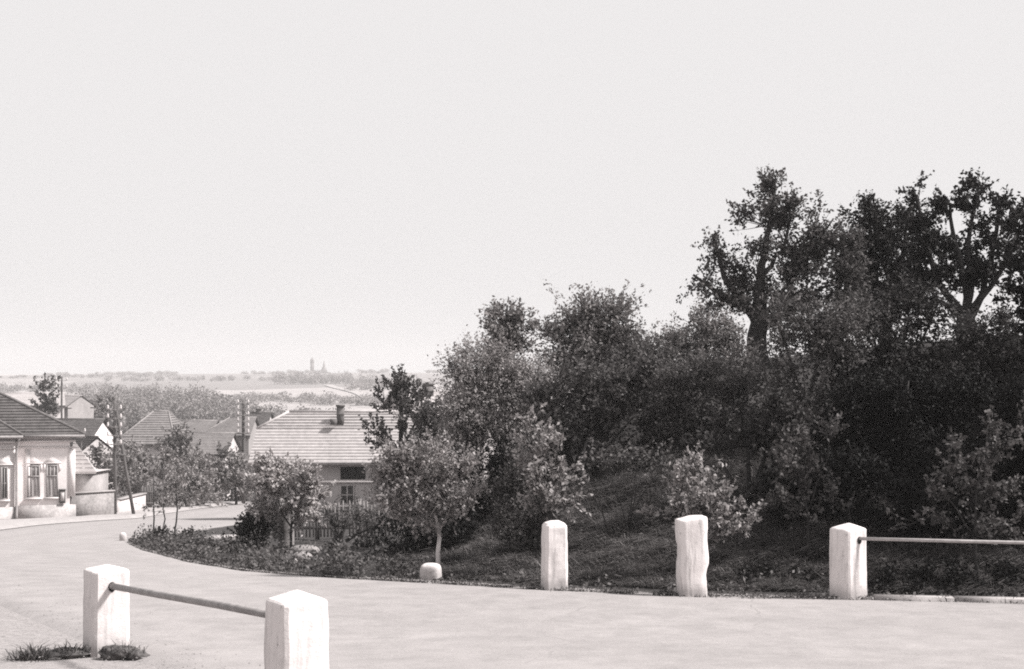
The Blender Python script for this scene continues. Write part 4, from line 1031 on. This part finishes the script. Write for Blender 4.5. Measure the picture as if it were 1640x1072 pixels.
    for px, w in ((57, 0.56), (85, 0.52)):
        xx = X(px, d) - cx
        f = window(t, xx, yb - 0.0, Z(770, d) - zb, w, 1.5, 'frame', 3, 1, pane='curtain', t=0.04)
        m = MB(); m.box((xx, yb - 0.03, Z(770, d) - zb + 0.24), (w - 0.1, 0.07, 0.06)); m.box((xx, yb - 0.012, Z(758, d) - zb + 0.18), (w - 0.12, 0.012, 0.55)); m.build('transom', M['frame'], f)
        m = MB(); zz = Z(740, d) - zb
        m.add([(xx - 0.38, yb - 0.03, zz), (xx + 0.38, yb - 0.03, zz), (xx, yb - 0.03, zz + 0.27), (xx - 0.38, yb, zz), (xx + 0.38, yb, zz), (xx, yb, zz + 0.27)], [(0, 1, 2), (0, 3, 4, 1), (1, 4, 5, 2), (2, 5, 3, 0)])
        m.box((xx, yb - 0.025, zz - 0.035), (0.82, 0.05, 0.05)); m.box((xx - 0.34, yb - 0.018, zz - 0.24), (0.07, 0.036, 0.34)); m.box((xx + 0.34, yb - 0.018, zz - 0.24), (0.07, 0.036, 0.34))
        m.build('pediment', M['plaster'], f)
    xx = X(6, d - 0.6) - cx; y2 = yb - 0.6
    f = window(t, xx, y2, Z(772, d - 0.6) - zb, 0.3, 1.5, 'frame', 2, 2, pane='glass', t=0.04)
    m = MB(); zz = Z(740, d) - zb
    m.add([(xx - 0.4, y2 - 0.05, zz), (xx + 0.4, y2 - 0.05, zz), (xx, y2 - 0.05, zz + 0.32), (xx - 0.4, y2, zz), (xx + 0.4, y2, zz), (xx, y2, zz + 0.32)], [(0, 1, 2), (0, 3, 4, 1), (1, 4, 5, 2), (2, 5, 3, 0)])
    m.box((xx, y2 - 0.035, zz - 0.04), (0.86, 0.07, 0.06)); m.build('pediment', M['plaster'], f)
    rot = math.radians(19.5); t.rotation_euler = (0, 0, rot)
    v = Vector((cx - xr, cyc - d, 0)); v.rotate(Matrix.Rotation(rot, 3, 'Z')); t.location = (xr + v.x, d + v.y, zb)
    # notice box hanging on the corner of the house
    x, z = X(102, d), Z(795, d)
    mb = MB(); mb.box((0, 0, 0), (0.28, 0.10, 0.62)); o = mb.build('notice_box', M['wood'], loc=(x, d - 0.10 - (xr - x) * math.tan(rot), z)); o.rotation_euler = (0, 0, rot); tag(o, 'dark narrow notice box fixed to the corner of the big house', 'notice box')
    m2 = MB(); m2.box((0, -0.056, 0.02), (0.17, 0.012, 0.46)); m2.build('door_panel', M['curtain'], o)
    m2 = MB(); m2.box((0, -0.02, 0.33), (0.34, 0.18, 0.04)); m2.build('roof', M['wood'], o)

    # --- lean-to shed right of it
    xa, xb = X(108, 70), X(150, 70); zb = gz(xb, 70)
    t = thing('shed', 'small grey shed with a steep pale sheet roof leaning against the big house', 'shed', ((xa + xb) / 2, 71.5, zb))
    w = xb - xa; ze, zt = Z(757, 70) - zb, Z(706, 70) - zb
    mb = MB(); mb.box((0, 0, ze / 2 - 0.2), (w - 0.15, 2.6, ze + 0.3)); mb.build('wall', M['plaster_grey'], t)
    mb = MB(); P = []
    n = 8
    for k in range(n):
        a, b = k / n, (k + 1) / n
        f = lambda v: (-w / 2 + 0.02 + (w + 0.1) * 0 , 0, 0)
        # slope faces the road and falls to the right
        mb.add([(-w / 2, -1.4 + 0.9 * a, ze + (zt - ze) * a + 0.03), (-w / 2 + (w + 0.1) * (1 - a), -1.4 + 0.9 * a, ze + (zt - ze) * a + 0.03), (-w / 2 + (w + 0.1) * (1 - b), -1.4 + 0.9 * b, ze + (zt - ze) * b), (-w / 2, -1.4 + 0.9 * b, ze + (zt - ze) * b)], [(0, 1, 2, 3)])
    mb.add([(w / 2 + 0.1, -1.4, ze + 0.02), (w / 2 + 0.1, -1.2, ze + 0.02), (-w / 2, -0.5, zt), (-w / 2, 1.4, ze), (w / 2 + 0.1, 1.4, ze)], [(0, 1, 2), (1, 4, 3, 2)])
    mb.add([(-w / 2, -1.42, ze - 0.07), (w / 2 + 0.1, -1.42, ze - 0.07), (w / 2 + 0.1, -1.4, ze + 0.035), (-w / 2, -1.4, ze + 0.035)], [(0, 1, 2, 3)])
    mb.build('roof', M['tiles_light'], t)
    # --- garden walls
    def gwall(label, pa, pb, da, db, top, mat, th=0.3):
        a = np.array((X(pa, da), da)); b = np.array((X(pb, db), db)); m = (a + b) / 2
        zb = min(gz(*a), gz(*b)); h = Z(top, (da + db) / 2) - zb
        mb = MB(); ln = float(np.linalg.norm(b - a)); mb.box((0, 0, h / 2 - 0.2), (ln, th, h + 0.4))
        t = thing('garden_wall', label, 'wall', (m[0], m[1], zb), math.atan2(b[1] - a[1], b[0] - a[0]))
        mb.build('masonry', M[mat], t)
        mb = MB(); mb.box((0, 0, h + 0.03), (ln + 0.05, th + 0.12, 0.07)); o = mb.build('coping', M['plaster_grey'], t); roughen(o.data, 0.01, 0.4, 4)
    gwall('stained grey garden wall between the big house and the leaning pole', 112, 180, 67.2, 69, 789, 'wall_stain')
    gwall('broken whitewashed garden wall right of the leaning pole', 188, 229, 71, 75, 796, 'wall_white')
    # whitewashed lane shed seen between the garden trees
    house('lane_shed', 'whitewashed shed glimpsed between the garden trees along the lane', X(283, 92), 92, 0.1, 2.4, 2.6, Z(752, 90.7), Z(728, 92), 'wall_white', 'tiles_mid', courses=8, cat='shed', wins=[(0.3, Z(785, 90.8), 0.5, 0.6)])
    # board gate beside the white wall
    a = (X(236, 77), 77); zb = gz(*a)
    t = thing('board_gate', 'dark board gate in the garden wall by the lane', 'gate', (a[0], a[1], zb)); mb = MB()
    for k in range(5): mb.box((-0.28 + 0.14 * k, 0, 0.62), (0.13, 0.03, 1.2 + 0.02 * (k % 2)))
    mb.build('boards', M['wood'], t); 
    for z in (0.35, 0.95): mb = MB(); mb.box((0, -0.03, z), (0.7, 0.03, 0.09)); mb.build('ledge', M['wood'], t)

    # --- village roofs behind
    gv = 'village houses down in the dip'
    def vill(label, pa, pb, pye, pyr, d, W, wall, roof, hips=(0, 0), ins=(0, 0), rz=0.0, chim=None, **kw):
        L = (pb - pa) / F * d / max(0.5, math.cos(rz)); cx = X((pa + pb) / 2, d + W / 2)
        return house('village_house', label, cx, d + W / 2, rz, L, W, Z(pye, d), Z(pyr, d + W / 2), wall, roof, hips, ins, group=gv, chim=chim, **kw)
    vill('village house with a long dark ridge just above the shed roof', 88, 170, 707, 672, 92, 6.5, 'plaster', 'tiles_dark')
    # small house turned with its white gable to the right
    house('village_house', 'small dark-roofed house with a white gable, right of the big house', X(128, 84), 85, math.radians(-48), 3.4, 2.6, Z(728, 83), Z(700, 84), 'wall_white', 'tiles_dark', courses=9, ov=0.08, group=gv)
    vill('village house with a broad worn brownish roof left of the garden trees', 200, 296, 712, 659, 108, 8, 'wall_white', 'tiles_mid', (1, 0.8), (2.2, 1.2))
    vill('low village house roof behind the dark round garden tree', 272, 350, 702, 674, 126, 6, 'plaster_grey', 'tiles_mid')
    vill('village house roof with a hipped left end behind the tall insulator pole', 334, 412, 698, 669, 120, 6, 'plaster_grey', 'tiles_mid', (0.9, 0), (1.8, 0))
    vill('pale-walled village house with a low grey roof in front of the other roofs', 296, 378, 728, 694, 100, 6, 'wall_white', 'tiles_mid', wins=[(-0.6, Z(740, 100.3), 0.5, 0.6), (0.9, Z(740, 100.3), 0.5, 0.6)])
    vill('tiny pale house whose dark ridge shows left of the cottage roof', 400, 436, 684, 661, 135, 5, 'wall_white', 'tiles_dark', chim=[(-0.2, 0, Z(664, 138), Z(656, 138), 0.5)])
    house('barn', 'tall pale barn with a bright gable standing behind the big house roof', X(106, 142), 142, math.radians(-25), 4.0, 4.4, Z(652, 140), Z(634, 142), 'plaster_grey', 'tiles_light', courses=8, ov=0.1, cat='barn')
    house('village_house', 'long low pale roofed house peeping over the roof of the big house', X(48, 130), 130, 0.35, 6, 4.5, Z(650, 128), Z(630, 130), 'plaster', 'tiles_light', courses=8, ov=0.1, group=gv)
    t = house('village_house', 'pale-roofed house with a dark chimney peeping out between the dark tree and the feathery bush', X(700, 78), 79, math.radians(28), 5.6, 5.0, Z(668, 77), Z(628, 79), 'wall_white', 'tiles_light', (0.0, 0.0), (0, 0), 14, group=gv)
    r = [c for c in t.children if c.name.startswith('roof')][0]; zb = t.location[2]
    chimney(r, -0.7, -0.3, Z(640, 79) - zb, Z(617, 79) - zb, 0.42)

    # --- far towers on the ridge
    d = 1285; x = X(500, d); zb = gz(x, d)
    t = thing('tower', 'slim straight tower on the skyline, taller of the two', 'tower', (x, d, zb)); mb = MB(); top = Z(579, d) - zb
    mb.box((0, 0, top / 2), (3.0, 3.0, top)); mb.box((0, 0, top - 1), (3.6, 3.6, 0.8)); mb.build('wall', M['far_tower'], t)
    mb = MB(); mb.lathe([(2.0, top), (1.5, top + 1.6), (0.7, top + 2.6), (0.1, top + 4.2)], sides=8); mb.build('roof', M['far_tower'], t)
    x = X(514, d); zb = gz(x, d); top = Z(594, d) - zb
    t = thing('spire', 'pointed spire on the skyline right of the straight tower', 'church', (x, d + 15, zb)); mb = MB()
    mb.box((0.8, 0, top / 2), (5.2, 5.2, top)); mb.box((4.6, 0, top * 0.3), (4, 3.4, top * 0.6)); mb.build('wall', M['far_tower'], t)
    mb = MB(); mb.lathe([(3.0, top), (1.9, top + 2.2), (1.0, top + 5), (0.2, top + 9.5)], (0.8, 0, 0), 8); mb.build('roof', M['far_tower'], t)

def insulator(parent, p):
    mb = MB(); mb.lathe([(0.02, -0.09), (0.05, -0.07), (0.058, 0.0), (0.04, 0.03), (0.054, 0.06), (0.03, 0.10), (0.015, 0.12)], sides=8)
    o = mb.build('insulator', M['porcelain'], parent, smooth=True); o.location = p

def build_poles():
    def pole(label, px, d, top, rows, r=0.12, arm=0.5, rowgap=0.34, strut=None, cat='utility pole', name='utility_pole', arms_mesh=True, first=0.25):
        x = X(px, d); zb = gz(x, d); h = Z(top, d) - zb
        t = thing(name, label, cat, (x, d, zb))
        mb = MB(); mb.tube([(0, 0, -0.3), (0.01, 0, h * 0.4), (-0.01, 0, h * 0.75), (0, 0, h)], [r, r * 0.9, r * 0.8, r * 0.7], 9); mb.build('pole', M['wood'], t, smooth=True)
        for k in range(rows):
            z = h - first - k * rowgap
            mb = MB(); mb.box((0, -r, z), (arm * 2, 0.04, 0.035)); mb.build('crossarm', M['iron'], t)
            for sg in (-1, 1): insulator(t, (sg * arm * 0.92, -r, z + 0.12))
        if strut:
            x2 = (X(strut[0], d) - x); mb = MB(); mb.tube([(0.05, 0.1, h - 0.35), (x2 * 0.5, 0.15, h * 0.45), (x2, 0.2, -0.2)], [r * 0.7, r * 0.8, r * 0.9], 9); mb.build('strut', M['wood'], t, smooth=True)
            zz = Z(729, d) - zb; mb = MB(); mb.box((x2 * (1 - zz / h) * 0.5, 0.0, zz), (x2 * (1 - zz / h) + 0.25, 0.08, 0.10)); mb.build('brace', M['wood'], t)
        return t
    pole('braced wooden telegraph pole with a slanting strut and white insulators beside the stained wall', 184, 69, 645, 5, 0.095, 0.34, 0.42, strut=(214, 0), first=0.35)
    pole('tall wooden telegraph pole with columns of white insulators beside the cottage roof', 390, 86, 641, 6, 0.12, 0.34, 0.36, first=0.2)
    pole('thin distant pole with a double crossarm above the big house roof', 99, 105, 603, 2, 0.09, 0.42, 0.55, first=0.3)
    pole('short pole with small white insulators in front of the long dark roof', 130, 80, 690, 2, 0.07, 0.25, 0.3, first=0.1)

def build_fence():
    t = None
    d0 = 33.5
    xa, xb = X(438, d0), X(640, d0); zb = gz((xa + xb) / 2, d0)
    t = thing('picket_fence', 'weathered grey picket fence in front of the cottage garden', 'fence', (xa, d0, zb), 0.05)
    rng = random.Random(4); L = xb - xa; mb = MB(); n = int(L / 0.085)
    for k in range(n):
        if rng.random() < 0.04: continue
        h = 0.86 + rng.uniform(-0.05, 0.05); x = k * 0.085 + rng.uniform(-0.006, 0.006); ln = rng.uniform(-0.015, 0.015)
        mb.add([(x - 0.02, -0.012, 0.03), (x + 0.02, -0.012, 0.03), (x + 0.02 + ln, -0.012, h - 0.04), (x + ln, -0.012, h), (x - 0.02 + ln, -0.012, h - 0.04),
                (x - 0.02, 0.012, 0.03), (x + 0.02, 0.012, 0.03), (x + 0.02 + ln, 0.012, h - 0.04), (x + ln, 0.012, h), (x - 0.02 + ln, 0.012, h - 0.04)],
               [(0, 1, 2, 3, 4), (9, 8, 7, 6, 5), (0, 5, 6, 1), (1, 6, 7, 2), (2, 7, 8, 3), (3, 8, 9, 4), (4, 9, 5, 0)])
    mb.build('pickets', M['wood_grey'], t)
    for z in (0.25, 0.66):
        mb = MB(); mb.box((L / 2, 0.035, z), (L, 0.04, 0.07)); mb.build('rail', M['wood_grey'], t)
    for k in range(4):
        mb = MB(); mb.box((0.03 + L * k / 3, 0.10, 0.42), (0.10, 0.10, 1.0), 0, 0.9); mb.build('post', M['wood_grey'], t)
    d = 28; x = X(458, d); zb = gz(x, d)
    o = stone_pillar(x, d, zb)
def stone_pillar(x, y, zb):
    t = thing('gate_pillar', 'pale stone gate pillar under the airy young tree', 'pillar', (x, y, zb), 0.2)
    mb = MB()
    mb.tube([(0, 0, -0.2 + 0.1 * k) for k in range(11)], 0.165, 12)
    o = mb.build('shaft', M['stone'], t); roughen(o.data, 0.02, 0.12, 5)
    mb = MB(); mb.box((0, 0, 0.81), (0.38, 0.38, 0.06), 0, 0.9); mb.build('cap', M['stone'], t)

# ------------------------------------------------------------------ light, air, camera
def build_light():
    sc = bpy.context.scene
    w = bpy.data.worlds.new('World'); sc.world = w; w.use_nodes = True
    nt = w.node_tree; nt.nodes.clear()
    out = nt.nodes.new('ShaderNodeOutputWorld'); bg = nt.nodes.new('ShaderNodeBackground')
    sky = nt.nodes.new('ShaderNodeTexSky'); sky.sky_type = 'NISHITA'; sky.sun_disc = False
    S = Vector((0.86, -0.10, 0.95)).normalized()
    el = math.asin(S.z); az = math.atan2(S.x, S.y)
    sky.sun_elevation = el; sky.sun_rotation = az; sky.dust_density = 6.0; sky.air_density = 1.0; sky.ozone_density = 1.0
    bw = nt.nodes.new('ShaderNodeRGBToBW'); nt.links.new(sky.outputs[0], bw.inputs[0])
    # a white hazy sky: the clear-sky pattern levelled by an even cloud veil
    a = mathn(nt, 'MULTIPLY', bw.outputs[0], 0.10 * 1.0)
    a = mathn(nt, 'MINIMUM', a, 12.0)
    v = mathn(nt, 'ADD', a, 7.75)
    cm = nt.nodes.new('ShaderNodeCombineColor')
    for i, k in enumerate((1.0, 0.978, 0.978)): nt.links.new(mathn(nt, 'MULTIPLY', v, k), cm.inputs[i])
    nt.links.new(cm.outputs[0], bg.inputs['Color']); bg.inputs['Strength'].default_value = 0.0625
    nt.links.new(bg.outputs[0], out.inputs['Surface'])
    l = bpy.data.lights.new('sun', 'SUN'); l.energy = 5.0; l.angle = math.radians(8); l.color = (1.0, 0.975, 0.955)
    o = bpy.data.objects.new('sun', l); C.objects.link(o); o.rotation_euler = S.to_track_quat('Z', 'Y').to_euler()
    o.location = (20, -10, 30)
    # the air
    zlo, ztop = -16.0, 34.0
    mb = MB(); mb.box((0, 700, (zlo + ztop) / 2), (2600, 1440, ztop - zlo))
    m, n2, mo = mat_base('haze'); pv = n2.nodes.new('ShaderNodeVolumePrincipled')
    pv.inputs['Color'].default_value = (0.80, 0.785, 0.785, 1); pv.inputs['Density'].default_value = HAZE; pv.inputs['Anisotropy'].default_value = 0.0
    n2.links.new(pv.outputs[0], mo.inputs['Volume'])
    h = mb.build('haze', m); h['kind'] = 'stuff'; h.display_type = 'WIRE'
HAZE = 0.0005

def build_camera():
    sc = bpy.context.scene
    cam = bpy.data.cameras.new('camera'); o = bpy.data.objects.new('camera', cam); C.objects.link(o)
    cam.sensor_fit = 'HORIZONTAL'; cam.sensor_width = 36.0; cam.lens = F / 1640 * 36
    cam.shift_y = 84 / 1640.0
    cam.clip_start = 0.1; cam.clip_end = 8000
    o.location = (0, 0, 0); o.rotation_euler = (PI / 2, 0, 0)
    sc.camera = o
    sc.view_settings.view_transform = 'Standard'; sc.view_settings.look = 'None'
    sc.view_settings.exposure = 0.75; sc.view_settings.gamma = 1.0
    sc.render.resolution_x = 1024; sc.render.resolution_y = 669
    cy = sc.cycles
    cy.sample_clamp_indirect = 2.0; cy.sample_clamp_direct = 5.0; cy.caustics_reflective = False; cy.caustics_refractive = False; cy.max_bounces = 6; cy.diffuse_bounces = 3; cy.glossy_bounces = 2; cy.transmission_bounces = 3; cy.volume_bounces = 3; cy.transparent_max_bounces = 4
    cy.pixel_filter_type = 'BLACKMAN_HARRIS'; cy.filter_width = 1.9
    cy.use_denoising = False

build_materials()
build_camera()
build_light()
build_terrain()
build_posts()
build_stones()
build_houses()
build_poles()
build_fence()
build_hill()
build_middle_plants()
build_stuff()
